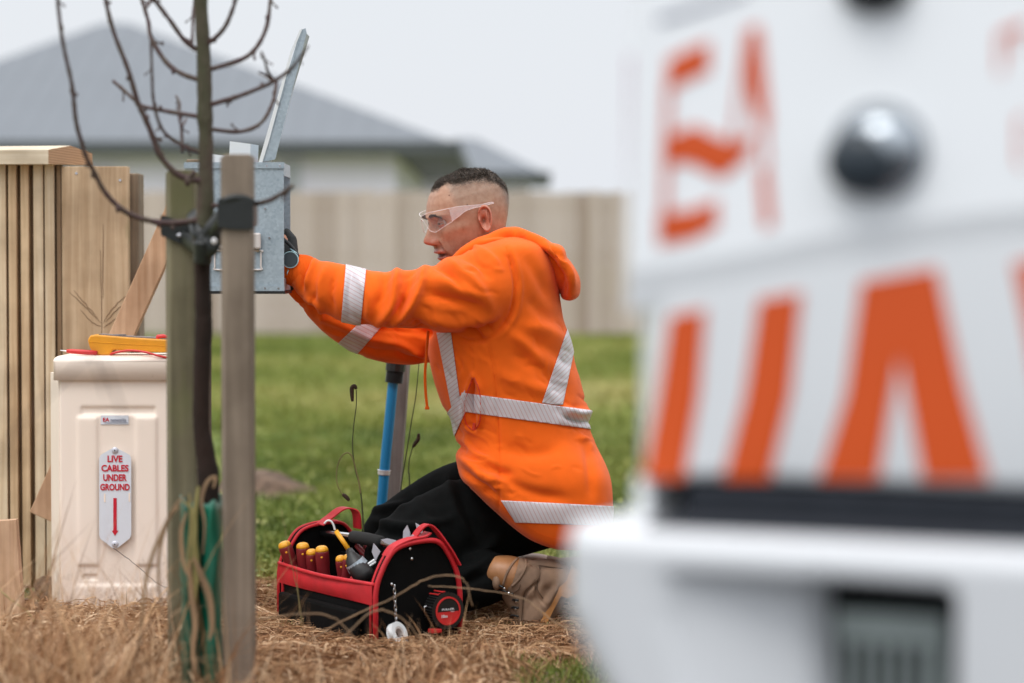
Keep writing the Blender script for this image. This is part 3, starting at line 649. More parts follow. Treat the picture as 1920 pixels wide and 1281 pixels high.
# LIVE CABLES plate
pts = [(186, 1003), (186, 859), (189, 853), (212, 840), (218, 840), (243, 853), (246, 859), (246, 1003), (243, 1010), (220, 1028), (211, 1028), (188, 1010)]
off = .012
sg = mk('warning_sign', *prism([onface(x, y, off) for x, y in pts], np.array([0, .0022, 0])), M['white_sign'], cab)
mk('stand_off', *box(cx+(205-213)/S, cx+(226-213)/S, CY-.0095, CY+.003, P(0, 1020, CY)[2], P(0, 850, CY)[2]), M['beige'], cab)
for s, y, w in (('LIVE', 860.5, 28), ('CABLES', 878, 51), ('UNDER', 895.7, 44), ('GROUND', 913.5, 55)):
    V, F = text(s, onface(215.5, y, off+.0012), ux, uz, 12.6/S, w/S, .0006, bold=.03); mk('lettering', V, F, M['red_ink'], sg)
V, F = prism([onface(x, y, off+.0006) for x, y in ((212.5, 934), (218.8, 934), (218.8, 995), (222, 995), (215.6, 1005), (209.5, 995), (212.5, 995))], np.array([0, -.0006, 0])); mk('arrow', V, F, M['red_ink'], sg)
for (x, y) in ((215.5, 844.5), (215.5, 1020.5)):
    c = onface(x, y, off+.001); V, F = sphere(c, 6.3/S, .004, 6.3/S); rv = mk('rivet', V, F, M['rivet'], sg, smooth=True)
    mk('rivet_hole', *cyl(c-[0, .0042, 0], c-[0, .0036, 0], 1.3/S, n=12), M['black_plastic'], rv)
for (x, y0, y1) in ((192.5, 925, 941), (239, 924, 940)):
    mk('slot', *box(onface(x-1.6, 0)[0], onface(x+1.6, 0)[0], CY-off-.0008, CY-off-.0003, onface(0, y1)[2], onface(0, y0)[2]), M['beige'], sg)

# multimeter on the lid
MY = 6.11
mm_ = thing('multimeter', 'yellow multimeter lying on its back on the beige cabinet', 'multimeter', P(235, 667, MY))
def mp(px, py, Y=MY): return P(px, py, Y)
outl = [(164, 638), (169, 629), (181, 628), (240, 633), (345, 639), (350, 645), (350, 660), (300, 661), (212, 656), (205, 666), (176, 666), (168, 652)]
V, F = prism([mp(x, y, 6.07) for x, y in outl], np.array([0, .085, 0]))
bm = bmesh.new(); me = bpy.data.meshes.new('t'); me.from_pydata(V.tolist(), [], F); bm.from_mesh(me); bmesh.ops.recalc_face_normals(bm, faces=bm.faces)
bmesh.ops.bevel(bm, geom=bm.edges[:], offset=.0035, segments=2, profile=.5, affect='EDGES'); bm.to_mesh(me); V, F = mesh_arrays(me); mk('case', V, F, M['meter'], mm_); bm.free()
V, F = prism([mp(x, y, 6.085) for x, y in ((183, 629.5), (340, 638.2), (340, 636), (232, 630), (186, 626.5))], np.array([0, .055, 0])); mk('face_plate', V, F, M['meter_face'], mm_)
mk('case_seam', *tube([mp(167, 641, 6.0695), mp(200, 643, 6.0695), mp(250, 646, 6.0695), mp(345, 650, 6.0695)], .0007, n=6), M['tool_yel'], mm_)
mk('dial', *cyl(mp(225, 632, 6.11), mp(225, 627, 6.11), .016), M['meter_face'], mm_)
tp = thing('test_probe', 'red test probe with a long metal tip pointing left on the cabinet lid', 'probe', mp(150, 664, 6.09))
mk('probe_grip', *tube([mp(125, 658.5, 6.065), mp(135, 659, 6.065), mp(165, 661, 6.065), mp(182, 662, 6.065)], [.0045, .0058, .0062, .0055], n=12), M['red_plastic'], tp, smooth=True)
mk('probe_tip', *cyl(mp(113, 657, 6.065), mp(126, 658.5, 6.065), .0009, .0018, n=8), M['steel'], tp)
lead = smooth_pts([mp(x, y, Y) for x, y, Y in ((207, 665, 6.055), (214, 662, 6.05), (240, 657.5, 6.05), (270, 660, 6.045), (300, 668, 6.04), (318, 671, 6.05), (330, 668, 6.1))], 6)
mk('lead', *tube(lead, .0028, n=10), M['red_plastic'], tp, smooth=True)
tp2 = thing('test_lead_plug', 'red lead plug sticking up at the right end of the multimeter', 'plug', mp(300, 640, 6.1))
mk('plug', *tube([mp(294, 640, 6.09), mp(297, 632, 6.09), mp(306, 631, 6.09), mp(325, 636, 6.09)], [.006, .007, .006, .004], n=12), M['red_plastic'], tp2, smooth=True)

# ------------------------------------------------------------------ stakes, tree, guard, ties
RY, LY, TY = 4.72, 4.95, 4.85
def stake(name, xl, xr, side, y_top, Y, mat_, label, tilt=0):
    a, b = P(xl, y_top, Y), P(xr, y_top, Y); c0 = P(side, y_top, Y)
    w = b[0]-a[0]; dz = a[2]
    V = np.array([(a[0], Y, -.25), (b[0], Y, -.25), (b[0]+.004, Y+w*.9, -.25), (c0[0]*(Y+w*.9)/Y, Y+w*.9, -.25)]); V2 = V.copy(); V2[:, 2] = dz; V2[2:, 2] -= .004; V2[:, 0] += tilt
    VV = np.concatenate([V, V2]); F = [(3, 2, 1, 0), (4, 5, 6, 7), (0, 1, 5, 4), (1, 2, 6, 5), (2, 3, 7, 6), (3, 0, 4, 7)]
    bm = bmesh.new(); me = bpy.data.meshes.new('t'); me.from_pydata(VV.tolist(), [], F); bm.from_mesh(me); bmesh.ops.bevel(bm, geom=bm.edges[:], offset=.002, segments=1, profile=.5, affect='EDGES'); bm.to_mesh(me); bm.free()
    V, F = mesh_arrays(me); return tag(mk(name, V, F, mat_), label, 'stake')
stake('garden_stake', 318, 364, 310, 318, LY, M['stake_green'], 'green mossy square timber stake left of the young tree trunk')
stake('garden_stake', 420, 469, 413, 289, RY, M['stake'], 'grey brown square timber stake right of the young tree trunk')
tree = thing('young_tree', 'bare young tree with thin purple brown branches tied between two stakes', 'tree', P(390, 1377, TY)*[1, 1, 0])
tp_ = [(386, -900, 5), (380, -500, 9), (376, -200, 12), (375, -60, 13), (376, 0, 12.5), (380, 70, 12.5), (383, 140, 13), (384, 210, 14), (386, 260, 13), (386, 330, 14), (385, 400, 16), (381, 440, 19), (380, 490, 15), (381, 560, 14), (382, 610, 15), (380, 660, 15), (378, 730, 15), (378, 800, 15), (385, 850, 17), (391, 900, 19), (392, 1000, 18), (392, 1200, 18), (392, 1400, 20)]
tpt = smooth_pts([list(P(x, y, TY))+[r*TY/FPX] for x, y, r in tp_], 6)
tr_r = tpt[:, 3]*(1+.03*np.sin(np.arange(len(tpt))*.9)+.018*rng.normal(size=len(tpt)))*1.06
hi = tpt[:, 2] > P(0, 470, TY)[2]; ih = int(np.argmin(hi)); 
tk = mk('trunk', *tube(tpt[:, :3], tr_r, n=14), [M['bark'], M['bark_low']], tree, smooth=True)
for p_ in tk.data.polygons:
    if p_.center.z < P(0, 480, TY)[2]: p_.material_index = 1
br = [([(108, -40), (108, 0), (118, 80), (135, 160), (143, 230), (160, 290), (175, 320), (200, 365), (240, 400), (290, 416), (330, 418), (380, 412)], 3.8, 6.5, -.28),
      ([(195, -30), (198, 0), (213, 60), (240, 130), (258, 190), (280, 240), (300, 290), (330, 325), (365, 338), (388, 334)], 4.0, 7.5, -.12),
      ([(262, -20), (266, 0), (278, 40), (283, 70), (310, 115), (340, 138), (380, 152)], 3.4, 5.5, .1),
      ([(284, -10), (281, 4), (273, 16)], 2.4, 3.2, .05),
      ([(283, 72), (285, 140), (288, 190), (300, 235), (320, 260), (345, 275), (380, 288)], 2.6, 4.2, -.1),
      ([(285, -10), (290, 0), (320, 40), (345, 75), (368, 94)], 3.6, 5.5, -.08),
      ([(212, 152), (235, 172), (255, 190), (270, 200), (320, 210), (380, 220)], 3.2, 5, .06),
      ([(330, 180), (337, 195), (335, 215), (340, 240), (342, 285)], 2.4, 3.4, .08),
      ([(350, 222), (341, 238)], 2, 3, .08), ([(366, -20), (362, 30), (360, 90)], 2.4, 3.4, .15),
      ([(445, -20), (442, 0), (425, 45), (405, 70), (385, 84)], 3.4, 5.5, -.1),
      ([(510, -20), (507, 0), (500, 50), (480, 90), (450, 113), (390, 131)], 3.2, 5.5, .06),
      ([(578, 86), (560, 112), (545, 130), (515, 152), (480, 168), (440, 183), (388, 198)], 2.4, 5.5, -.15),
      ([(490, 98), (497, 115), (502, 135), (512, 150)], 2.4, 3.4, -.13), ([(486, 137), (498, 142), (508, 150)], 2.2, 3, -.13),
      ([(518, 155), (512, 190), (490, 230), (450, 247), (392, 242)], 3.2, 4.8, .1),
      ([(548, 349), (530, 362), (500, 378), (460, 384), (388, 386)], 4.2, 4.8, -.25)]
for pts, r0, r1, dy in br:
    if pts[0][1] < 0:
        (xa, ya), (xb, yb) = pts[:2]; sx_ = (xa-xb)/max(yb-ya, 1)*.5; pts = [(xa+sx_*330, ya-330), (xa+sx_*150, ya-150)]+pts; r0 = r0*.7
    n = len(pts); L = smooth_pts([list(P(x, y, TY+dy*(1-i/(n-1)))) for i, (x, y) in enumerate(pts)], 6)
    rr = np.linspace(r0, r1, len(L))*TY/FPX*.95*(1+.10*rng.normal(size=len(L)).clip(-1, 1)); mm2 = MB(); mm2.add(tube(L, rr, n=8))
    for j in range(4, len(L)-4, 9):     # buds
        nn = rng.normal(size=3)*.003; mm2.add(sphere(L[j]+nn, rr[j]*.9, rr[j]*.9, rr[j]*1.5, n=8))
    for j in range(5, len(L)-5, 13):     # short spurs with a swollen bud
        t_ = nrm(L[j+1]-L[j-1]); sdv = nrm(np.cross(t_, [0, 1, 0])*rng.choice([-1, 1])+t_*.9+np.array([0, rng.normal()*.6, 0])); l_ = rng.uniform(.006, .022); e_ = L[j]+sdv*l_
        mm2.add(tube([L[j], L[j]+sdv*l_*.6+t_*.001, e_], [rr[j]*.6, rr[j]*.4, rr[j]*.42], n=6)); mm2.add(sphere(e_, rr[j]*.6, rr[j]*.6, rr[j]*.95, n=8))
    mm2.obj('branch', M['twig'], tree, smooth=True)
# guard: folded green plastic sleeve
def guard_ring():
    pts = [(342, 4.80), (352, 4.76), (372, 4.82), (390, 4.765), (409, 4.78), (411, 4.9), (392, 4.99), (350, 4.97), (341, 4.88)]
    return smooth_pts([[P(x, 900, Y)[0], Y, 0] for x, Y in pts+pts[:1]], 5)[:-1]
g = guard_ring(); n = len(g); V = []; levels = np.linspace(P(0, 938, 4.8)[2], .0, 24)
for k_, z in enumerate(levels):
    q = g.copy(); q[:, 2] = z+.006*np.sin(np.arange(n)*.8)*(k_ == 0); q[:, 0] += .003*np.sin(k_*.7+np.arange(n)*.9); q[:, 1] += .003*np.cos(k_*.9+np.arange(n)*.5); V.append(q)
V = np.concatenate(V); F = [(i*n+j, i*n+(j+1) % n, (i+1)*n+(j+1) % n, (i+1)*n+j) for i in range(len(levels)-1) for j in range(n)]
tg = mk('tree_guard', V, F, M['guard'], smooth=True); tag(tg, 'green plastic sleeve around the foot of the young tree', 'tree guard')
sm = tg.modifiers.new('thickness', 'SOLIDIFY'); sm.thickness = .0015
# ties
def band(loop, z0f, z1f, th=.003):
    loop = np.asarray(loop, float); n = len(loop); V = []
    cen = loop.mean(0)
    for (x, y), a, b in zip(loop, z0f, z1f):
        d = nrm(np.array([x, y])-cen[:2]); V += [(x, y, a), (x, y, b), (x+d[0]*th, y+d[1]*th, b), (x+d[0]*th, y+d[1]*th, a)]
    F = []
    for i in range(n):
        j = (i+1) % n
        for k in range(4): F.append((i*4+k, j*4+k, j*4+(k+1) % 4, i*4+(k+1) % 4))
    return np.array(V), F
def zz(y, Y): return P(0, y, Y)[2]
def rect_loop(x0, x1, Y0, Y1, m=6):
    c = [(x0, Y0), (x1, Y0), (x1, Y1), (x0, Y1)]; out = []
    for i in range(4):
        a, b = np.array(c[i]), np.array(c[(i+1) % 4])
        for k in range(m): out.append(a+(b-a)*k/m)
    return out
bx0, bx1 = P(412, 0, RY)[0]-.003, P(473, 0, RY)[0]; lp = rect_loop(bx0, bx1, RY-.005, RY+.066)
top = [zz(374-6*math.sin(i*.5), RY) for i in range(len(lp))]; bot = [zz(426+5*math.sin(i*.4), RY) for i in range(len(lp))]
t1 = thing('tree_tie', 'black rubber tie wrapped round the right hand stake and the trunk', 'tree tie', (bx0, RY, zz(426, RY)))
mk('strap', *band(lp, bot, top), M['rubber'], t1, smooth=False)
V, F = tube(smooth_pts([P(418, 395, RY+.01), P(408, 405, 4.78), P(392, 425, 4.80), P(378, 440, 4.815), P(366, 430, 4.83), P(358, 400, 4.9)], 5), [.013]*26, [.004]*26, n=10, limb=False); mk('strap', V, F, M['rubber'], t1, smooth=True)
sphA = [P(435, 372, RY-.012), P(450, 368, RY-.012)]
V, F = tube(smooth_pts([P(416, 380, RY-.004), P(436, 372, RY-.006), P(458, 373, RY-.004), P(474, 382, RY-.003)], 5), .008, .004, n=10); mk('fold', V, F, M['rubber'], t1, smooth=True)
bx0, bx1 = P(305, 0, LY)[0]-.003, P(368, 0, LY)[0]; lp = rect_loop(bx0, bx1, LY-.005, LY+.066)
fxx = lambda p: (p[0]-bx0)/(bx1-bx0)
top = [zz(404+18*fxx(p), LY) for p in lp]; bot = [zz(442+28*fxx(p), LY) for p in lp]
t2 = thing('tree_tie', 'black rubber tie sagging round the mossy left stake and the trunk', 'tree tie', (bx0, LY, zz(470, LY)))
mk('strap', *band(lp, bot, top), M['rubber'], t2)
sx = smooth_pts([list(P(x, y, Y))+[r] for x, y, Y, r in ((340, 446, LY-.008, .015), (362, 458, 4.88, .021), (376, 464, 4.815, .026), (392, 462, 4.80, .022), (404, 440, 4.79, .018), (420, 415, RY-.004, .013))], 5)
mk('strap', *tube(sx[:, :3], sx[:, 3], sx[:, 3]*.25, n=12), M['rubber'], t2, smooth=True)
sx = smooth_pts([P(380, 452, 4.81), P(381, 475, 4.815), P(380, 492, 4.82)], 4); mk('wrap', *tube(sx, [.0185]*len(sx), n=14), M['rubber'], t2, smooth=True)
c = P(402, 452, 4.775); mk('eyelet', *sphere(c, .0065, .003, .0065), M['white_tape'], t2, smooth=True)
c = P(340, 441, LY-.012); mk('buckle', *sphere(c, .010, .003, .004), M['rivet'], t2, smooth=True)

def ribbon(pts, w, th=.0012):
    """leaf ribbon with a folded midrib; pts 3-D, w widths (m), roughly facing -Y"""
    pts = np.asarray(pts, float); T = np.gradient(pts, axis=0); T /= np.linalg.norm(T, axis=1)[:, None]; V = []; n = len(pts)
    for i in range(n):
        s = nrm(np.cross(T[i], [0.15*math.sin(i*.6), 1, 0])); V += [pts[i]-s*w[i]/2, pts[i]+np.array([0, w[i]*.25, 0]), pts[i]+s*w[i]/2, pts[i]+np.array([0, w[i]*.25+th, 0])]
    F = []
    for i in range(n-1):
        a, b = i*4, i*4+4
        for k in range(4): F.append((a+k, a+(k+1) % 4, b+(k+1) % 4, b+k))
    return np.array(V), F
plant = thing('strap_leaf_plant', 'drooping strap leaves, green and dead brown, in front of the green tree guard', 'plant', P(350, 1377, 4.72)*[1, 1, 0])
LV = [([(372, 912), (366, 960), (364, 1010), (368, 1060), (366, 1110), (362, 1150)], 15, 'leaf_green', 4.70), ([(355, 925), (358, 980), (354, 1030), (350, 1075)], 7, 'leaf_green', 4.68),
      ([(345, 930), (325, 955), (303, 1000), (283, 1050), (270, 1110), (262, 1200), (240, 1300)], 9, 'leaf_dry', 4.6), ([(400, 915), (404, 895), (388, 905), (378, 940), (384, 985), (380, 1040)], 8, 'leaf_dry', 4.65),
      ([(362, 1045), (378, 1080), (392, 1120), (398, 1170), (392, 1200)], 16, 'leaf_dry', 4.62), ([(355, 1050), (358, 1110), (366, 1170), (362, 1220), (366, 1290)], 13, 'leaf_dry', 4.63),
      ([(350, 960), (340, 1000), (345, 1060), (360, 1090)], 9, 'leaf_dry', 4.64), ([(340, 940), (355, 950), (366, 985), (360, 1040), (352, 1100)], 8, 'leaf_green', 4.66),
      ([(335, 950), (316, 975), (300, 1030), (298, 1100), (310, 1180)], 7, 'leaf_dry', 4.66)]
for pts, w, m_, Y in LV:
    L = smooth_pts([P(x, y, Y) for x, y in pts], 6); t = np.linspace(0, 1, len(L)); mk('leaf', *ribbon(L, .62*w*Y/FPX*(.35+1.1*np.sin(np.pi*np.clip(t*.9+.08, 0, 1)))), M[m_], plant, smooth=True)
def stalk(pts, r, Y0, Y1, label, mat_='leaf_dry', r1=None):
    n = len(pts); L = smooth_pts([P(x+rng.normal()*2, y+rng.normal()*2, Y0+(Y1-Y0)*i/(n-1)) for i, (x, y) in enumerate(pts)], 6); L = L+rng.normal(0, .0008, L.shape); r = r*.75
    return tag(mk('grass_stalk', *tube(L, np.linspace(r, r1 or r*.5, len(L)), n=8), M[mat_], smooth=True), label, 'grass stalk')
stalk([(560, 1215), (640, 1165), (740, 1120), (800, 1085), (850, 1076), (875, 1092), (888, 1135)], .0022, 5.1, 5.1, 'long dry stalk arching right across the end of the tool bag')
stalk([(1090, 1190), (1040, 1165), (980, 1120), (900, 1106), (800, 1098)], .0022, 5.2, 5.2, 'dry stalk lying across the brown boot toward the bag')
stalk([(470, 1160), (560, 1152), (620, 1158), (660, 1190), (700, 1240)], .0026, 4.9, 4.95, 'thick dry stalk bending over below the bag')
stalk([(640, 1200), (700, 1150), (755, 1160), (800, 1215)], .0026, 4.95, 5.0, 'dry stalk humped in front of the tape roll')
stalk([(565, 1180), (556, 1100), (540, 1020), (529, 955)], .0012, 5.45, 5.45, 'fine upright grass stem in front of the left end of the bag', 'weed_dry')
stalk([(570, 1170), (562, 1120), (555, 1060)], .0014, 5.4, 5.4, 'short fine grass stem in front of the red rim of the bag', 'weed_dry')
stalk([(215, 1030), (250, 1055), (290, 1087), (312, 1104)], .0013, 5.95, 5.93, 'thin reddish stem slanting down from the foot of the warning sign', 'twig')
stalk([(0, 1105), (22, 1125), (50, 1150), (62, 1170)], .003, 5.3, 5.3, 'green grass leaf slanting in at the left edge', 'leaf_green')
stalk([(30, 1185), (26, 1150), (40, 1115), (52, 1098), (62, 1120), (82, 1180)], .004, 5.3, 5.3, 'pale dead blade bent over beside the pine board')

tw_ = thing('twig', 'thin bare twig far out of focus in front of the beige cabinet', 'twig', P(60, 870, 3.0))
for pts in ([(-260, 1850), (-220, 1500), (-150, 1120), (-80, 970), (-30, 890), (20, 820), (70, 762), (120, 712), (168, 662)], [(168, 662), (186, 700), (196, 740)], [(150, 680), (185, 668), (208, 715), (228, 770), (238, 800)]):
    L = smooth_pts([P(x, y, 3.1) for x, y in pts], 5); mk('stem', *tube(L, .0012, n=6), M['twig'], tw_, smooth=True)
# ------------------------------------------------------------------ meter box on its post
BY = 5.86
xb0, xb1 = P(345, 0, BY)[0], P(531, 0, BY)[0]; zb0, zb1 = P(0, 545, BY)[2], P(0, 306, BY)[2]; bd = .17
mbx = thing('meter_box', 'galvanised steel meter box with its lid swung open upward', 'meter box', ((xb0+xb1)/2, BY+.1, zb0))
th = .003
def sk(px, Y): return P(px, 0, Y)[0]
m = MB(); m.add(box(xb0, xb1, BY, BY+th, zb0, zb1)); m.add(box(xb0, xb0+th, BY+th, BY+bd, zb0, zb1)); m.add(box(xb0, xb1, BY+bd, BY+bd+th, zb0, zb1)); m.add(box(xb0+th, xb1-th, BY+th, BY+bd, zb0+.001, zb0+.001+th))
m.obj('box_shell', M['galv'], mbx)
m = MB(); m.add(box(xb1-th, xb1, BY+th, BY+bd, zb1-.03, zb1)); m.add(box(xb1-th, xb1, BY+th, BY+bd, zb0, zb0+.03)); m.obj('box_frame', M['galv'], mbx)
mk('top_flange', *box(xb0-.002, xb1+.002, BY-.0035, BY-.001, zz(316, BY), zb1+.002), M['galv'], mbx)
mk('bottom_flange', *box(xb0-.002, xb1+.001, BY-.0035, BY-.001, zb0-.003, zz(536, BY)), M['galv'], mbx)
mk('drip_edge', *box(xb0-.002, xb1+.003, BY-.004, BY+bd, zb0-.008, zb0-.001), M['black_plastic'], mbx)
for (px, py) in ((525, 311), (500, 311), (522, 541), (497, 541), (497, 391), (505, 446)):
    c = P(px, py, BY-.004); mk('screw', *cyl(c, c+[0, .004, 0], .0028, n=10), M['steel'], mbx)
# open lid: folded steel tray seen edge on
la, lb_ = P(487, 304, BY), P(572, 54, BY); d = nrm(lb_-la); 
q = [P(486, 305, BY), P(516, 300, BY), P(576, 62, BY), P(573, 52, BY), P(566, 53, BY), P(548, 96, BY)]
V, F = prism(q[:2]+[q[2], q[3], q[4], q[5]], np.array([-.004, .19, 0])); 
# thin tray instead of a solid slab: face plate + turned edges
nrm2 = nrm(np.cross(d, [0, 1, 0]))*-1
face = prism([P(487, 305, BY), P(492, 304, BY), P(568, 55, BY), P(564, 56, BY)], np.array([0, .19, 0]))
lid = mk('lid', *face, M['galv'], mbx)
mk('lid_edge', *prism([P(492, 303, BY+.001), P(516, 299, BY+.001), P(575, 62, BY+.001), P(573, 53, BY+.001), P(568, 55, BY+.001)], np.array([0, .003, 0])), M['galv'], mbx)
0 and mk('lid_edge', *prism([P(565, 56, BY+.004), P(575, 54, BY+.004), P(576, 62, BY+.004), P(566, 62, BY+.004)], np.array([0, .185, 0])), M['galv'], mbx)
mk('lid_flange', *prism([P(484.5, 306, BY-.002), P(492, 304, BY-.002), P(505, 262, BY-.002), P(549, 98, BY-.002), P(567, 54, BY-.002), P(562, 56, BY-.002), P(545, 96, BY-.002)], np.array([0, .0025, 0])), M['white_pvc'], mbx)
# latch
def ring(pts, Y, r, mat_, par, name): L = smooth_pts([P(x, y, Y) for x, y in pts+pts[:1]], 4); return mk(name, *tube(L, r, n=8), mat_, par, smooth=True)
mk('latch_plate', *box(sk(402, BY), sk(488, BY), BY-.004, BY-.0015, zz(505, BY), zz(468, BY)), M['galv'], mbx)
ring([(405, 470), (487, 470), (489, 475), (489, 500), (485, 506), (408, 506), (403, 500), (403, 475)], BY-.006, .0022, M['cream'], mbx, 'latch_rim')
lt = mk('latch_lever', *obox(P(448, 452, BY-.01), (1, 0, 0), (0, 1, 0), (0, 0, 1), 41/FPX*BY, .008, 15/FPX*BY, .004), M['cream'], mbx)
mk('latch_pin', *cyl(P(483, 470, BY-.014), P(483, 470, BY-.006), .004, n=12), M['post_grey'], mbx)
# things inside the box
x0, x1 = sk(430, 5.93), sk(487, 5.93)
def brk(name, label, pts, Y, dep, mat_): 
    V, F = prism([P(x, y, Y) for x, y in pts], np.array([.012, dep, 0])); return tag(mk(name, V, F, mat_), label, 'circuit breaker')
brk('breaker_case', 'taller white breaker case poking above the steel meter box', [(428, 330), (468, 330), (470, 270), (431, 265)], 5.92, .07, M['white_pvc'])
brk('breaker_case', 'lower white breaker case beside the tree trunk in the meter box', [(388, 330), (424, 330), (422, 292), (388, 288)], 5.93, .06, M['white_pvc'])
# post behind
px0 = P(352, 0, 6.1)[0]
tag(mk('timber_post', *box(px0, px0+.052, 6.06, 6.13, -.2, zz(300, 6.1), .003), M['post_grey']), 'rough timber post carrying the meter box behind the tree', 'post')
L = smooth_pts([P(x, y, 5.98) for x, y in ((375, 545), (372, 580), (366, 610), (364, 640), (368, 700), (372, 800), (374, 1160))], 10); 
n = len(L); L2 = smooth_pts(L, 3); rr = .0115+.0012*np.sign(np.sin(np.arange(len(L2))*2.1)); cd = tag(mk('flexible_conduit', *tube(L2, rr, n=14), M['white_pvc'], smooth=True), 'white ribbed conduit running down from the steel meter box', 'conduit')

# ------------------------------------------------------------------ blue pipe, grey stake, weeds
pp = thing('water_pipe', 'bright blue plastic pipe with a threaded black cap behind his knee', 'pipe', G(708, 6.55))
PY = 6.55
L = smooth_pts([P(x, y, PY) for x, y in ((738, 705), (731, 780), (723, 860), (716, 945), (700, 1150))], 5); mk('pipe', *tube(L, 9.6*PY/FPX, n=20), M['blue_pipe'], pp, smooth=True)
a, b = P(742, 680, PY), P(738, 718, PY); d = nrm(b-a); m = MB(); m.add(cyl(P(743, 676, PY), P(741, 696, PY), 18.5*PY/FPX, n=12))
for i in range(7): c = P(740.8-.35*i, 697+i*3, PY); m.add(tube([c, c+d*.0018, c+d*.0026, c+d*.0042], np.array([15.5, 17.2, 17.2, 15.5])*PY/FPX, n=20))
m.obj('threaded_cap', M['black_plastic'], pp)
c = P(720, 886, PY); cu_ = nrm(np.array([-.08, 0, -1])); mk('tape_band', *tube([c-cu_*.0065, c-cu_*.004, c+cu_*.004, c+cu_*.0065], np.array([12.8, 11.6, 11.6, 11])*PY/FPX, n=20), M['white_tape'], pp, smooth=True)
SY = 6.62
V, F = prism([P(x, y, SY) for x, y in ((727, 960), (754, 960), (766, 681), (741, 681))], np.array([.004, .03, 0]))
lowz = V[:, 2] < P(0, 800, SY)[2]; V[lowz, 0] -= .03; V[lowz, 2] = -.02; tag(mk('garden_stake', V, F, M['stake_far']), 'weathered grey stake standing directly behind the blue pipe', 'stake')
def weed(label, stem, heads, Y, mats=('weed',), extra=()):
    t = thing('weed', label, 'weed', P(stem[-1][0], stem[-1][1], Y)*[1, 1, 0]+[0, 0, 0])
    for st, mt in [(stem, mats[0])]+list(extra):
        L = smooth_pts([P(x, y, Y) for x, y in st], 6); mk('stem', *tube(L, np.linspace(.0011, .0022, len(L)), n=8), M[mt], t, smooth=True)
    for hd, r in heads:
        L = smooth_pts([P(x, y, Y) for x, y in hd], 5); tt = np.linspace(0, 1, len(L)); mk('seed_head', *tube(L, r*Y/FPX*(.35+.75*np.sin(np.pi*(tt*.9+.05))**.6), n=10), M['seed'], t, smooth=True)
    return t
weed('tall seed stalk with a nodding brown head left of the blue pipe', [(668, 731), (668, 760), (663, 800), (661, 840), (666, 880), (674, 910), (679, 950), (682, 1010), (684, 1120)],
     [([(668, 730), (665, 724), (660, 728), (660, 740), (661, 753)], 3.8), ([(642, 927), (648, 931), (655, 939)], 3.6)], 6.1, extra=[([(643, 928), (633, 910), (631, 885), (638, 860), (650, 849), (660, 856), (667, 880), (673, 905), (676, 925)], 'weed_dry')])
weed('thin dark stem rising between the blue pipe and his belly', [(786, 676), (780, 740), (770, 800), (762, 850), (752, 915), (748, 1000), (746, 1110)], [], 6.4)
weed('short seed stalk with a small brown head just left of his stomach', [(774, 838), (768, 860), (766, 885), (768, 912), (770, 1110)], [([(774, 839), (779, 831), (784, 824), (785, 813)], 3.4)], 6.4)
#==BAG==
# ------------------------------------------------------------------ tool bag
C0 = np.array([(703-960)/FPX*5.66, 5.66, 0.002]); uL = nrm(np.array([-.285, .45, 0])); uW = nrm(np.array([.845, .535, 0])); LL, WW = .50, .232
def B(l, w, z): return C0+uL*l+uW*w+np.array([0, 0, z])
bag = thing('tool_bag', 'open black tool bag with red trim and a metal handle on the dead grass', 'tool bag', B(LL/2, WW/2, 0))
prof = [(0, 0), (0, .13), (.006, .162), (.028, .208), (.052, .236), (.085, .248), (.13, .253), (.172, .248), (.202, .214), (.224, .168), (.232, .12), (.232, 0)]
def endpanel(l0, l1, name):
    ps = smooth_pts([(a, b, 0) for a, b in prof[1:-1]], 4)[:, :2]; ps = [(0, 0)]+[tuple(p) for p in ps]+[(WW, 0)]
    poly = [B(l0, w, z) for w, z in ps]; V, F = prism(poly, uL*(l1-l0)); return mk(name, V, F, M['bag_black'], bag), ps
ep, ps = endpanel(.004, .012, 'end_panel'); ep2, _ = endpanel(LL-.012, LL-.004, 'end_panel')
for l in (0.0, .022): 
    L = [B(l, w, z) for w, z in ps]; mk('piping', *tube(L, .0065 if l == 0 else .004, n=8), M['bag_red'], bag, smooth=True)
for l in (LL, LL-.022):
    L = [B(l, w, z) for w, z in ps]; mk('piping', *tube(L, .0055 if l == LL else .0045, n=8), M['bag_red'], bag, smooth=True)
# gusset band over the end arch
for l0, l1 in ((.004, .02), (LL-.02, LL-.004)):
    m = MB(); q1 = [B(l0, w, z+.002) for w, z in ps]; q2 = [B(l1, w, z+.002) for w, z in ps]
    V = np.array(q1+q2+[p-[0, 0, .004] for p in q1]+[p-[0, 0, .004] for p in q2]); n = len(ps); F = []
    for i in range(n-1): F += [(i, i+1, n+i+1, n+i), (2*n+i, 3*n+i, 3*n+i+1, 2*n+i+1), (i, 2*n+i, 2*n+i+1, i+1), (n+i, n+i+1, 3*n+i+1, 3*n+i)]
    mk('gusset', V, F, M['bag_black'], bag)
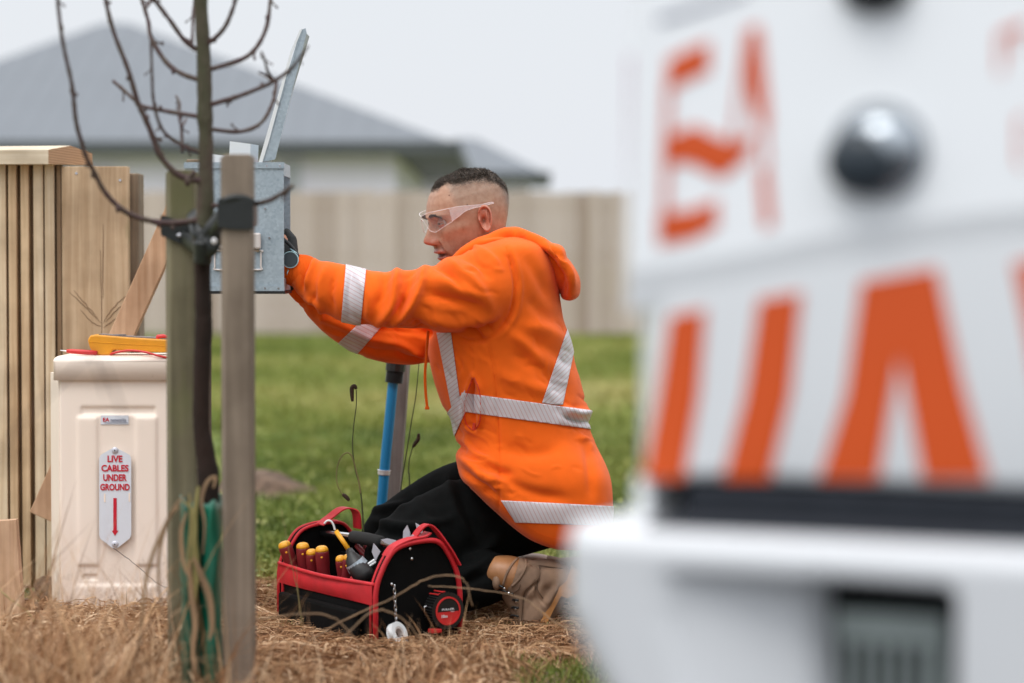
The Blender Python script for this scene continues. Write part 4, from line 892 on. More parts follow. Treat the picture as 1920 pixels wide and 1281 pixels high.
# side walls (near one sags inwards), red rim band
def wall(w0, z0, z1, mat_, name, bulge, th=.006, sag=.0, steps=24, rows=10):
    V = []; 
    for s in (0, 1):
        for i in range(steps+1):
            t = i/steps
            for j in range(rows+1):
                u = j/rows; z = z0+(z1-z0)*u-sag*math.sin(math.pi*t)*u; off = bulge*math.sin(math.pi*t)*math.sin(math.pi*(u*.8+.1))
                V.append(B(.006+(LL-.012)*t, w0-off+(th if s else 0), z))
    n = (steps+1)*(rows+1); F = []
    for s in (0, 1):
        for i in range(steps):
            for j in range(rows):
                a = s*n+i*(rows+1)+j; f = (a, a+1, a+rows+2, a+rows+1); F.append(f if s else f[::-1])
    for i in range(steps): a = i*(rows+1)+rows; F.append((a, a+rows+1, a+rows+1+n, a+n))
    V = np.array(V); V += (vnoise(V, 45, 4)*.0025)[:, None]*uW; return mk(name, V, F, mat_, bag, smooth=True)
wall(.002, 0, .112, M['bag_black'], 'side_wall', .012); wall(-.004, .108, .156, M['bag_red'], 'rim_band', .010, sag=.004)
wall(WW-.008, 0, .15, M['bag_black'], 'side_wall', -.01); 
mk('rim_piping', *tube(smooth_pts([B(.004, -.002, .157), B(.15, -.010, .1545), B(.25, -.013, .153), B(.36, -.010, .154), B(LL-.004, -.002, .157)], 6), .005, n=8), M['bag_red'], bag, smooth=True)
mk('base', *prism([B(.005, .003, 0), B(LL-.005, .003, 0), B(LL-.005, WW-.003, 0), B(.005, WW-.003, 0)], np.array([0, 0, .02])), M['bag_black'], bag)
mk('side_pocket', *obox(B(.25, -.02, .05), uL, uW, (0, 0, 1), .2, .010, .042, .008), M['bag_black'], bag)
# handle bar
hz = .226; hb = [B(.012, .116, hz-.0), B(.1, .116, hz+.004), B(.25, .116, hz+.008), B(.4, .116, hz+.004), B(LL-.012, .116, hz)]
mk('handle_bar', *tube(smooth_pts(hb, 5), .0085, n=14), M['steel'], bag, smooth=True)
mk('handle_grip', *tube([B(.175, .116, hz+.006), B(.18, .116, hz+.007), B(.25, .116, hz+.008), B(.32, .116, hz+.007), B(.325, .116, hz+.006)], [.012, .0155, .016, .0155, .012], n=16), M['foam'], bag, smooth=True)
# red straps over both ends
def strap(pts, w, name='strap'): 
    L = smooth_pts(pts, 6); m = len(L); return mk(name, *tube(L, [.0016]*m, [w]*m, n=8), M['bag_red'], bag)
def flat(pts, wv, th=.0016, name='strap'):
    L = smooth_pts(pts, 6); T = np.gradient(L, axis=0); wv = np.asarray(wv, float); V = []
    for i, p_ in enumerate(L): nn = nrm(np.cross(T[i], wv)); V += [p_-wv-nn*th, p_+wv-nn*th, p_+wv+nn*th, p_-wv+nn*th]
    F = [(0, 1, 2, 3)[::-1]]; n = len(L)
    for i in range(n-1):
        for k in range(4): F.append((i*4+k, i*4+(k+1) % 4, i*4+4+(k+1) % 4, i*4+4+k))
    F.append(tuple((n-1)*4+k for k in range(4))); return mk(name, np.array(V), F, M['bag_red'], bag)
flat([B(.012, .035, .222), B(.012, .055, .244), B(.012, .095, .258), B(.014, .135, .262), B(.02, .155, .270)], uL*.017+np.array([0, 0, .0]))
flat([B(.03, .12, .258), B(.02, .14, .285), B(.012, .162, .284), B(.0, .20, .232), B(-.002, .226, .19)], uL*.013)
flat([B(LL-.03, .10, .250), B(LL-.035, .125, .268), B(LL-.06, .15, .292), B(LL-.08, .175, .285), B(LL-.075, .185, .24)], uL*.02)
for w, z in ((.095, .236), (.1, .212), (.045, .155), (.213, .19), (.115, .02), (.16, .015)):
    c = B(.003, w, z); mk('rivet', *sphere(c, .004, .003, .004, n=12), M['steel'], bag, smooth=True)
# chain and white tape roll
ch = thing('tape_chain', 'small steel chain hanging on the end of the tool bag', 'chain', B(-.008, .045, .05))
ztp = .150; nlk = 9
for i in range(nlk):
    z = ztp-i*.0098; c = B(-.010, .045+.0006*i, z); L = []
    for a in np.linspace(0, 2*math.pi, 12, endpoint=False):
        dv = (uW if i % 2 else -uL)*math.cos(a)*.0032+np.array([0, 0, 1])*math.sin(a)*.0068; L.append(c+dv)
    mk('link', *tube(np.array(L+L[:1]), .0011, n=6, caps=False), M['steel'], ch, smooth=True)
def annulus(c, ax, r0, r1, hw, n=36):
    ax = nrm(ax); a = nrm(np.cross(ax, [0, 0, 1])); b = np.cross(ax, a); V = []
    for th_ in np.linspace(0, 2*math.pi, n, endpoint=False):
        d = a*math.cos(th_)+b*math.sin(th_); V += [c+d*r0-ax*hw, c+d*r1-ax*hw, c+d*r1+ax*hw, c+d*r0+ax*hw]
    F = []
    for i in range(n):
        j = (i+1) % n
        for k in range(4): F.append((i*4+k, i*4+(k+1) % 4, j*4+(k+1) % 4, j*4+k))
    return np.array(V), F
tc_ = B(-.022, .046, .040); axr = nrm(-uL*.8+np.array([0, 0, .38])+uW*.35)
rl = thing('tape_roll', 'roll of white electrical tape hanging on the chain of the bag', 'tape roll', tc_)
mk('tape', *annulus(tc_, axr, .017, .0285, .0085), M['white_pvc'], rl, smooth=False); mk('core', *annulus(tc_, axr, .0125, .0169, .0075), M['cream'], rl)
# tape measure clipped on the end
tm = thing('tape_measure', 'black and red ten metre tape measure clipped to the end of the bag', 'tape measure', B(-.03, .18, .06))
c = B(-.024, .172, .088); 
mk('case', *annulus(c, uL, .0, .044, .02, 30), M['black_plastic'], tm); 
m = MB()
for a in np.linspace(0, 2*math.pi, 40, endpoint=False):
    d = uW*math.cos(a)+np.array([0, 0, 1])*math.sin(a); m.add(obox(c+d*.044, uL, d, np.cross(uL, d), .019, .0014, .0018))
m.obj('grip_ribs', M['bag_black'], tm)
mk('red_ring', *annulus(c-uL*.021, uL, .030, .034, .0015), M['red_plastic'], tm); 
def halfdisc(c, r, a0, a1, off, n=20):
    return prism([c-uL*off+(uW*math.cos(a)+np.array([0, 0, 1])*math.sin(a))*r for a in np.linspace(a0, a1, n)], -uL*.0006)
mk('badge', *halfdisc(c, .0298, math.pi*1.02, math.pi*1.98, .0203), M['red_plastic'], tm); mk('badge', *halfdisc(c, .0298, 0, math.pi, .0203), M['black_plastic'], tm)
V, F = text('FULLER', c-uL*.0212+np.array([0, 0, .004]), uW, uz, .0045, .034, .0005, bold=.02); mk('lettering', V, F, M['white_tape'], tm)
V, F = text('PRO', c-uL*.0212+np.array([0, 0, -.002])+uW*.012, uW, uz, .003, .009, .0005); mk('lettering', V, F, M['white_tape'], tm)
V, F = text('10m', c-uL*.0212+np.array([0, 0, -.012])-uW*.01, uW, uz, .0075, .016, .0005, bold=.02); mk('lettering', V, F, M['white_tape'], tm)
for da in (.5, .8): mk('red_stripe', *tube([c-uL*.015+(uW*math.cos(a)+np.array([0, 0, 1])*math.sin(a))*.0462 for a in (da+1.2, da+1.3)]+[c+uL*.02+(uW*math.cos(a)+np.array([0, 0, 1])*math.sin(a))*.0462 for a in (da+1.35, da+1.4)], .0018, n=6), M['red_plastic'], tm)
mk('clip', *tube(smooth_pts([c-uW*.04+np.array([0, 0, .01]), c-uW*.052+np.array([0, 0, .012]), c-uW*.052+np.array([0, 0, 0])], 4), .002, n=6), M['steel'], tm, smooth=True)
mk('tape_tab', *obox(c+np.array([0, 0, -.046])-uW*.03-uL*.01, uW, uL, (0, 0, 1), .014, .01, .005, .002), M['red_plastic'], tm)
# screwdrivers and other tools
def driver(px, py, ang, Y, Ln, r, label, ball=False):
    p_ = P(px, py, Y); d = nrm(np.array([math.sin(R(ang)), .12, -math.cos(R(ang))])); r *= 1.3; t = thing('screwdriver', label, 'screwdriver', p_+d*Ln*.9, 'insulated tools in the bag')
    u = [0, .03, .1, .3, .5, .75, .93, 1]; rr = [.93, .97, 1, .98, .92, 1.0, .9, .6]
    mk('handle', *tube([p_+d*(.012+a*Ln) for a in u], np.array(rr)*r, n=16), M['tool_red'], t, smooth=True)
    e = [0, .002, .005, .0085, .0125] if not ball else [-.006, .0, .006, .012, .018]; q = [.5, .74, .88, .95, .97] if not ball else [.5, .9, 1.08, 1.05, .95]
    mk('end_cap', *tube([p_+d*a for a in e], np.array(q)*r*.97, n=16), M['tool_yel'], t, smooth=True)
    mk('blade', *cyl(p_+d*Ln, p_+d*(Ln+.07), .003), M['steel'], t)
    s_ = p_+d*.027+np.array([0, -r*1.0, 0]); mk('mark', *sphere(s_, .0028, .0012, .0028, n=10), M['tool_yel'], t)
    return t
driver(531, 1016, 20, 6.05, .085, .0135, 'dark red screwdriver leaning out at the far left corner of the bag')
driver(567, 1018, 4, 6.03, .085, .0135, 'dark red screwdriver with flat yellow end, second from the left in the bag')
driver(584, 1030, 2, 6.0, .08, .0115, 'short dark red screwdriver just left of the ball ended one')
driver(603, 1024, 3, 5.96, .09, .0135, 'dark red screwdriver with round orange ball end in the middle of the row')
driver(638, 1042, 6, 5.88, .07, .0105, 'small red screwdriver nearest the black torch')
driver(652, 1040, -6, 5.86, .07, .0085, 'thin red and yellow handle beside the black torch')
pl = thing('pliers', 'dark red handled pliers lying in the far side of the bag', 'pliers', P(690, 1050, 5.98))
for a, b in (((668, 1022), (700, 1062)), ((684, 1022), (712, 1060)), ((676, 1032), (690, 1052))): mk('handle', *tube([P(a[0], a[1], 6.0), P((a[0]+b[0])/2+3, (a[1]+b[1])/2, 5.99), P(b[0], b[1], 5.97)], [.0065, .0085, .007], n=12), M['tool_red'], pl, smooth=True)
hk = thing('hook_driver', 'yellow shafted hook tool with a bent wire end crossing the handle', 'hook tool', P(656, 1035, 5.9))
L = smooth_pts([P(x, y, 5.86) for x, y in ((608, 982), (613, 977), (620, 977), (625, 984), (628, 994))], 5); mk('wire', *tube(L, .0025, n=8), M['white_pvc'], hk, smooth=True)
mk('shaft', *cyl(P(630, 996, 5.86), P(654, 1031, 5.84), .0058, n=12), M['tool_yel'], hk, smooth=True)
dr = thing('torch', 'black ribbed torch slanting down inside the bag', 'torch', P(670, 1060, 5.82))
mk('head', *tube([P(655, 1032, 5.83), P(659, 1040, 5.82), P(662, 1048, 5.82), P(668, 1060, 5.81), P(682, 1078, 5.80), P(690, 1090, 5.8)], np.array([7, 9, 15, 19, 21, 20])*5.82/FPX, n=18), M['black_plastic'], dr, smooth=True)
mk('collar', *tube([P(665, 1054, 5.81), P(672, 1064, 5.81)], np.array([19, 21])*5.82/FPX, n=18), M['galv'], dr)
cut = thing('cable_cutters', 'steel cutters with pointed open jaws sticking up from the bag', 'cutters', P(715, 1040, 5.85))
def blade(pts, Y, dy=.004): return mk('jaw', *prism([P(x, y, Y) for x, y in pts], np.array([.001, dy, 0])), M['rivet'], cut)
blade([(755, 1014), (756, 996), (763, 985), (769, 1000), (768, 1014)], 5.79); blade([(752, 1016), (772, 1003), (798, 1005), (790, 1014), (766, 1017)], 5.75); blade([(783, 1000), (779, 981), (792, 989), (792, 1000)], 5.80)
blade([(714, 1012), (722, 1018), (740, 1026), (745, 1022), (742, 1014), (726, 1010)], 5.80); blade([(697, 1035), (700, 1019), (713, 1035), (704, 1052)], 5.83)
mk('handle', *cyl(P(690, 1058, 5.8), P(702, 1050, 5.81), .003), M['white_pvc'], cut); mk('handle', *cyl(P(692, 1062, 5.8), P(704, 1054, 5.81), .003), M['white_pvc'], cut)
# rolled leads and clutter inside
clt = mk('inner_pocket', *obox(B(.25, .16, .09), uL, uW, (0, 0, 1), .22, .004, .09, .003), M['bag_black'], bag)
for w, z, l in ((.19, .215, .3), (.18, .23, .27), (.185, .2, .33)): mk('buckle', *sphere(B(l, w, z), .006, .005, .007, n=10), M['steel'], bag, smooth=True)
mk('loop', *tube(smooth_pts([B(.33, .10, .07), B(.33, .115, .13), B(.30, .12, .07)], 5), .004, n=8), M['bag_red'], bag, smooth=True)
#==MAN==
# ------------------------------------------------------------------ the kneeling man
HS = 1.03; YAW, PIT = R(23), R(14.5)
hf = np.array([-math.cos(YAW)*math.cos(PIT), -math.sin(YAW)*math.cos(PIT), -math.sin(PIT)])
hl = np.array([math.sin(YAW), -math.cos(YAW), 0.]); hu = np.cross(hf, hl)
HM = np.stack([hf, hl, hu], 1)*HS
H0 = P(904, 411, 6.035)-HM@np.array([0, .079, .115])
def hw(L): return np.asarray(L, float)@HM.T+H0            # head-local -> world
def prof1(z, tab): 
    tab = sorted(tab); return np.interp(z, [a for a, b in tab], [b for a, b in tab])
def sm_prof(tab, z, k=9):
    zz_ = np.linspace(-.09, .24, 400); v = prof1(zz_, tab); ker = np.exp(-np.linspace(-2, 2, k)**2); ker /= ker.sum()
    v = np.convolve(np.pad(v, k//2, mode='edge'), ker, 'valid'); return np.interp(z, zz_, v)
TF = [(.236, .012), (.231, .034), (.222, .054), (.21, .070), (.195, .0845), (.175, .0955), (.158, .1015), (.146, .106), (.135, .099), (.125, .097), (.11, .098), (.09, .101), (.075, .1015), (.060, .1035), (.045, .1005), (.034, .094), (.022, .097), (.010, .096), (.0, .086), (-.002, .070), (-.01, .045), (-.03, .030), (-.09, .03)]
TB = [(.236, -.035), (.232, -.05), (.222, -.07), (.205, -.088), (.18, -.102), (.155, -.107), (.13, -.104), (.105, -.095), (.08, -.083), (.055, -.077), (.02, -.08), (-.09, -.10)]
TW = [(.236, .012), (.231, .034), (.222, .052), (.205, .066), (.18, .0755), (.155, .0785), (.135, .078), (.115, .0755), (.095, .072), (.075, .068), (.055, .062), (.035, .055), (.02, .047), (.005, .04), (-.01, .047), (-.03, .053), (-.09, .06)]
def gauss(a, s): return np.exp(-(a/s)**2)
nth, nzz = 260, 250
zl = np.concatenate([np.linspace(-.085, .215, nzz-30), .215+.0212*np.sin(np.linspace(0, math.pi/2, 31))[1:]])
zl[-1] = .2362; Z, TH = np.meshgrid(zl, np.linspace(0, 2*math.pi, nth, endpoint=False), indexing='ij')
xf, xb, w = sm_prof(TF, Z, 11), sm_prof(TB, Z, 21), sm_prof(TW, Z, 15)
topk = np.sqrt(np.clip((.2365-Z)/.012, 0, 1)); 
xc = (xf*.15+xb*.85)*0+.0; 
c, s = np.cos(TH), np.sin(TH)
ex = np.where(c > 0, .86, .98); X = np.sign(c)*np.abs(c)**ex*np.where(c > 0, xf, -xb); Yh = np.sign(s)*np.abs(s)**.9*w
k = np.where(Z > .224, topk, 1.0); X = X*k+(-.01)*(1-k); Yh = Yh*k
ay = np.abs(Yh); fr = np.clip(c*2, 0, 1)
# eye sockets, brow, cheekbone
d = -.011*gauss(ay-.031, .017)*gauss(Z-.129, .0105)-.006*gauss(ay-.017, .008)*gauss(Z-.128, .010)
d += .0035*gauss(ay-.028, .020)*gauss(Z-.148, .006)+.0015*gauss(ay-.031, .0135)*gauss(Z-.128, .008)
d += .005*gauss(ay-.046, .016)*gauss(Z-.105, .014)
# nose
nz_ = np.interp(Z, [.068, .074, .079, .084, .090, .097, .105, .115, .125, .133, .142, .15], [0, .003, .014, .025, .0305, .030, .025, .0185, .0125, .008, .003, 0])
nw_ = np.interp(Z, [.07, .08, .09, .10, .12, .135, .15], [.0115, .0125, .0115, .0095, .0078, .0085, .012])
d += nz_*np.exp(-np.abs(Yh/nw_)**2.4)
d += .0105*gauss(ay-.0145, .0058)*gauss(Z-.0845, .0075)-.005*gauss(ay-.0078, .0032)*gauss(Z-.0765, .0026)
# nasolabial crease, lips, mouth slightly open, chin
crease_y = np.interp(Z, [.035, .05, .085], [.036, .031, .0185]); d += (-.0052*gauss(ay-crease_y, .0034)+.0034*gauss(ay-crease_y-.008, .007))*np.clip((.092-Z)/.01, 0, 1)*np.clip((Z-.035)/.008, 0, 1)
lw = np.sqrt(np.clip(1-(Yh/.027)**2, 0, 1))
d += .0062*gauss(Z-.0600, .0046)*lw+.0050*gauss(Z-.0415, .0055)*lw-.0100*gauss(Z-(.0505-.0*ay), .0036)*lw-.0028*gauss(Z-.0325, .004)*gauss(Yh, .018)
d += .004*gauss(Z-.012, .012)*gauss(Yh, .018)-.0015*gauss(Yh, .004)*gauss(Z-.069, .005)
X = X+d*fr; Yh = Yh+np.sign(Yh)*.0035*gauss(Z-.108, .012)*gauss(X-.055, .02)-np.sign(Yh)*.0025*gauss(Z-.15, .015)*gauss(X-.075, .015)
HL = np.stack([X, Yh, Z], -1).reshape(-1, 3); i = np.arange(nzz*nth).reshape(nzz, nth); j2 = np.roll(i, -1, 1)
HF = [tuple(f) for f in np.stack([i[:-1], j2[:-1], j2[1:], i[1:]], -1).reshape(-1, 4)]; HF.append(tuple(i[-1])); HF.append(tuple(i[0][::-1]))
# ears: a dished disc with helix, antihelix, concha and lobe
def ear(side):
    nr, na = 36, 72; V = []; F = []
    for a in range(nr+1):
        r = a/nr
        for b in range(na):
            t = 2*math.pi*b/na; cu, sv = math.cos(t), math.sin(t)
            wdt = .0165*(1+.18*sv) if sv > 0 else .0165*(1-.32*-sv); u = r*cu*wdt-(.004*(-sv) if sv < 0 else 0)*r*.5; v = r*sv*.0325
            hel = .0055*gauss(r-.9, .10)*(1 if (sv > -.55) else .35)*(1-.75*gauss(t-math.pi*.02, .55)*(r > .6))
            if sv > -.6 and cu > .5 and abs(sv) < .55: hel *= .45
            con = -.0145*gauss(u-.0035, .0062)*gauss(v+.004, .0095); anti = .0055*gauss(u+.0045, .0028)*gauss(v-.001, .016)
            gr = -.0030*gauss(r-.73, .07)*(1 if cu < .4 and sv > -.5 else 0); trag = .005*gauss(u-.0125, .003)*gauss(v+.002, .005); lob = .003*gauss(v+.026, .007)
            h = .0035+hel+con+anti+gr+trag+lob
            V.append((u, h, v))
    n1 = len(V)
    for b in range(na):
        t = 2*math.pi*b/na; u, h, v = V[nr*na+b]; V.append((u*1.02, h-.004, v*1.01))
    for b in range(na): u, h, v = V[nr*na+b]; V.append((u*.75, -.012, v*.75))
    for a in range(nr):
        for b in range(na): c_ = (b+1) % na; F.append((a*na+b, a*na+c_, (a+1)*na+c_, (a+1)*na+b))
    for q in range(2):
        for b in range(na): c_ = (b+1) % na; o1 = nr*na if q == 0 else n1; o2 = n1 if q == 0 else n1+na; F.append((o1+b, o1+c_, o2+c_, o2+b))
    V = np.array(V); a_ = R(24); ca, sa = math.cos(a_), math.sin(a_)      # flare the rear edge outward
    u, h, v = V.T; V = np.stack([u*ca+h*sa, h*ca-u*sa, v], 1); tb = R(7); ct, st = math.cos(tb), math.sin(tb)
    V = np.stack([V[:, 0]*ct-V[:, 2]*st, V[:, 1], V[:, 0]*st+V[:, 2]*ct], 1)
    V = V*[1.02, side, 1.02]+[-.006, side*.0845, .115]
    if side < 0: F = [f[::-1] for f in F]
    return V, F
mb = MB(); mb.add((HL, HF)); nh = len(HL); mb.add(ear(1)); mb.add(ear(-1)); VL, Fh = mb.get(); Vh = hw(VL)
# colour of the skin, lips, shaved sides
def skincol(L, isear):
    x, y, z = L.T; ay = np.abs(y); n = len(L); base = np.tile([.45, .265, .18], (n, 1)); nz1 = vnoise(L, 110, 21); nz2 = rng.normal(0, 1, n)
    def mixc(c, f): nonlocal base; f = np.clip(f, 0, 1)[:, None]; base = base*(1-f)+np.array(c)*f
    mixc((.46, .20, .135), .3*gauss(ay-.04, .02)*gauss(z-.098, .018)*(x > .03)); mixc((.50, .155, .11), .7*gauss(ay, .02)*gauss(z-.086, .012)*(x > .1))
    mixc((.56, .32, .22), .5*gauss(z-.175, .025)*(x > .05))
    mixc((.22, .155, .12), .72*gauss(z-.035, .032)*np.clip((x-.01)/.03, 0, 1)*(.8+.5*nz1)+.25*gauss(z-.06, .02)*gauss(ay-.05, .018)*(x > 0)); mixc((.24, .15, .11), .62*gauss(z-.0705, .0055)*gauss(ay, .024)*(x > .09))
    lw = np.sqrt(np.clip(1-(y/.029)**2, 0, 1)); mixc((.42, .115, .10), .85*lw*((gauss(z-.060, .0055)+gauss(z-.042, .006))*(x > .082)))
    mixc((.13, .03, .028), 1.0*(lw > .1)*gauss(z-.0505, .0036)*(x > .08))
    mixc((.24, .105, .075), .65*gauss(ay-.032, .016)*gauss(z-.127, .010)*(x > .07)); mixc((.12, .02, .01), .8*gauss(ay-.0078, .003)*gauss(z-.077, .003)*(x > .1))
    # shaved sides: cool stubble that fades from the cropped top to bare skin
    hb = hairline(x, y); side_f = np.clip(1-(hb-z)/.085, 0, 1)*np.clip((.062-x)/.012, 0, 1); stub = side_f*(.55+.25*nz1)+.10*nz2*side_f
    mixc((.36, .275, .22), stub*(z < hb+.02)); mixc((.13, .105, .085), np.clip((z-hb)/.016+.45+.25*nz2, 0, 1)*np.clip((.088-x)/.008, 0, 1)*(z > .12)); mixc((.12, .10, .085), .6*gauss(x+.10, .02)*(z > .06)*(z < .19))
    e = isear; base[e] = base[e]*0+np.array([.53, .22, .15]); 
    return np.clip(base*(1+.035*nz1[:, None]), 0, 1)
def hairline(x, y=None):
    h = np.interp(x, [-.11, -.095, -.07, -.04, 0, .035, .055, .07, .085, .095], [.148, .166, .188, .203, .2085, .2105, .209, .2075, .2065, .2075])
    if y is not None: h = h+.016*np.exp(-((np.abs(y)-.042)/.016)**2)*np.clip((x-.035)/.015, 0, 1)
    return h
isear = np.zeros(len(VL), bool); isear[nh:] = True
COLH = skincol(VL, isear)
COLH[nh:] *= (1-.35*np.clip(-(np.abs(VL[nh:, 1])-.0855)/.008, 0, 1))[:, None]**.0    # ears keep one skin colour

# --- body under the clothes, joined to the head as one mesh
def chain(pts, k=5): 
    L = smooth_pts([list(P(x, y, Y))+[r*Y/FPX, (rb if rb else r)*Y/FPX] for x, y, Y, r, rb in pts], k); return L
def limb(pts, n=26, k=5, sc=1.0, dr=0.0):
    L = chain(pts, k); return tube(L[:, :3], np.maximum(L[:, 3]*sc-dr, .004), np.maximum(L[:, 4]*sc-dr, .004), n=n, limb=True, roundcap=True)
def slices(tab, n=64, e=2.4, dr=0.0, k=4):
    T = smooth_pts(tab, k); V = []; th_ = np.linspace(0, 2*math.pi, n, endpoint=False); c, s = np.cos(th_), np.sin(th_)
    for y, xl, xr, Yc, b in T:
        l, r_ = P(xl, y, Yc), P(xr, y, Yc); a = max((r_[0]-l[0])/2-dr, .006); b = max(b-dr, .006); e = 2.4+1.8*float(np.clip((y-820)/60, 0, 1))
        V.append(np.stack([(l[0]+r_[0])/2+a*np.sign(c)*np.abs(c)**(2/e), Yc+b*np.sign(s)*np.abs(s)**(2/e), np.full(n, l[2])], 1))
    m = len(V); V = np.concatenate(V); F = [(i*n+j, i*n+(j+1) % n, (i+1)*n+(j+1) % n, (i+1)*n+j) for i in range(m-1) for j in range(n)]
    F.append(tuple(range(n-1, -1, -1))); F.append(tuple((m-1)*n+j for j in range(n))); return V, F
ARM_N = [(550, 506, 5.935, 27, 24), (568, 512, 5.93, 32, 30), (590, 527, 5.925, 42, 38), (625, 541, 5.92, 49, 46), (660, 553, 5.915, 52, 50), (700, 560, 5.91, 52, 52), (745, 563, 5.91, 55, 56), (790, 563, 5.92, 60, 62), (830, 558, 5.93, 66, 70), (875, 548, 5.95, 72, 78), (920, 538, 5.99, 76, 84), (960, 540, 6.05, 70, 80)]
ARM_F = [(556, 525, 6.06, 24, 24), (580, 548, 6.09, 30, 30), (615, 578, 6.14, 38, 38), (655, 606, 6.19, 43, 45), (700, 627, 6.24, 46, 50), (750, 634, 6.27, 50, 54), (800, 622, 6.28, 60, 60), (850, 595, 6.29, 62, 66), (890, 555, 6.27, 70, 80)]
TORSO = [(441, 935, 992, 6.13, .08), (450, 905, 1012, 6.11, .135), (462, 880, 1030, 6.11, .18), (480, 856, 1040, 6.12, .21), (510, 836, 1047, 6.13, .23), (560, 818, 1050, 6.14, .235), (600, 806, 1058, 6.14, .225), (650, 802, 1073, 6.14, .215), (700, 810, 1085, 6.14, .21), (745, 824, 1096, 6.14, .205), (775, 836, 1105, 6.14, .20), (800, 846, 1104, 6.14, .20), (830, 857, 1116, 6.14, .205), (860, 857, 1131, 6.13, .22), (890, 864, 1142, 6.12, .225), (915, 888, 1146, 6.12, .225), (940, 915, 1147, 6.12, .225), (965, 943, 1146, 6.12, .22), (990, 973, 1140, 6.12, .21), (1005, 1000, 1132, 6.12, .20), (1018, 1038, 1118, 6.12, .17)]
THIGH_N = [(1050, 950, 6.16, 70, 66), (980, 965, 6.14, 76, 68), (900, 975, 6.10, 86, 70), (830, 1000, 6.05, 84, 70), (770, 1030, 6.0, 76, 64), (735, 1058, 6.0, 62, 56)]
SHANK_N = [(735, 1085, 6.0, 58, 52), (790, 1100, 6.0, 56, 52), (850, 1098, 6.0, 54, 52), (905, 1088, 6.0, 50, 48), (935, 1080, 6.0, 45, 44)]
THIGH_F = [(1010, 910, 6.28, 80, 74), (930, 930, 6.29, 80, 72), (860, 942, 6.30, 76, 66), (800, 966, 6.31, 66, 60), (750, 990, 6.32, 56, 54), (722, 1006, 6.33, 46, 48), (712, 1030, 6.33, 40, 44)]
SHANK_F = [(725, 1030, 6.33, 52, 46), (760, 1075, 6.33, 52, 46), (850, 1095, 6.33, 46, 42), (930, 1090, 6.33, 42, 38), (1000, 1100, 6.33, 38, 34)]
bparts = [slices(TORSO[1:], dr=.028), limb(ARM_N, sc=.72), limb(ARM_F, sc=.72), limb(THIGH_N, sc=.8), limb(SHANK_N, sc=.72), limb(THIGH_F, sc=.8), limb(SHANK_F, sc=.72)]
nk = tube([hw([-.02, 0, .03]), hw([-.03, 0, -.03]), P(945, 480, 6.12)], [.052, .056, .07], n=24); bparts.append(nk)
def handparts(wr, palm, tipdir, Y0, sgn, pr=.040):
    """a palm, four unequal bent fingers and a side thumb"""
    w_, p_ = P(*wr), P(*palm); d = nrm(p_-w_); side = nrm(np.cross(d, [0, 1, 0])); out = [tube([w_, (w_+p_)/2, p_], [.026, .034, .038], [.02, .017, .014], n=20, limb=True, roundcap=True)]
    for q, ln in zip((-.026, -.009, .009, .026), (.058, .072, .068, .052)):
        b = p_+side*q+d*.018; bend = np.array([0, 1, 0])*sgn
        out.append(tube([b, b+d*ln*.42+bend*.006, b+d*ln*.75+bend*.02, b+d*ln*.92+bend*.036], [.0095, .009, .0082, .0068], n=12, roundcap=True))
    b = w_+d*.03-side*.028; out.append(tube([b, b+d*.02-side*.018+np.array([0, .008, 0]), b+d*.045-side*.022+np.array([0, .02, 0])], [.012, .0105, .0085], n=12, roundcap=True))
    return out
HN = handparts((551, 500, 5.95), (527, 478, 5.96), None, 0, 1); HFp = handparts((553, 526, 6.05), (526, 518, 6.02), None, 0, -1)
Vb_, Fb_ = union(bparts+HN+HFp, .006); Vb_ = lap(Vb_, Fb_, 3)
mb = MB(); mb.add((Vh, Fh)); mb.add((Vb_, Fb_)); V, F = mb.get(); colr = np.concatenate([COLH, np.tile([.56, .275, .18], (len(Vb_), 1))])
ped = P(940, 1100, 6.15)*[1, 1, 0]
man = mk('person', V, F, M['skin'], smooth=True, loc=ped, attr={'col': colr})
tag(man, 'kneeling man in an orange hooded top reaching both hands into the steel box', 'person')
# smooth the head caps nicely; eyes
for sd in (1, -1):
    ec = hw([.0832, sd*.0315, .1275]); mk('eye', *sphere(ec, .0118, n=24), mat('eye_white', (.40, .33, .30), .3) if sd == 1 else bpy.data.materials['eye_white'], man, smooth=True)
    g_ = nrm(hf*.93+hl*(.12)-hu*.25); ic = ec+g_*.0102; mk('iris', *tube([ic-g_*.001, ic+g_*.0016, ic+g_*.0021], [.0058, .0055, .002], n=20), mat('iris', (.02, .012, .008), .1) if sd == 1 else bpy.data.materials['iris'], man, smooth=True)
    # lids: shells that wrap the eyeball and leave a narrow slit
    for up in (1, -1):
        V = []; F = []; na, nb = 22, 8; cx_ = np.array([.0830, sd*.0315, .1272])
        for a in range(na+1):
            th_ = R(-80+160*a/na); op = R((13 if up > 0 else -9)*(1-(th_/R(80))**2)-2)
            for b in range(nb+1):
                ph = op+(R(up*75)-op)*b/nb; rr_ = .0129+(.0006 if b == 0 else 0); V.append(cx_+rr_*np.array([math.cos(ph)*math.cos(th_), math.cos(ph)*math.sin(th_), math.sin(ph)]))
        for a in range(na):
            for b in range(nb): q = a*(nb+1)+b; F.append((q, q+1, q+nb+2, q+nb+1) if up*1 > 0 else (q, q+nb+1, q+nb+2, q+1))
        if 'lid_skin' not in M: M['lid_skin'] = mat('lid_skin', (.33, .155, .105), .5, sss=.05)
        lo = mk('eyelid', hw(np.array(V)), F, M['lid_skin'], man, smooth=True); s_ = lo.modifiers.new('t', 'SOLIDIFY'); s_.thickness = .0008; s_.offset = -1
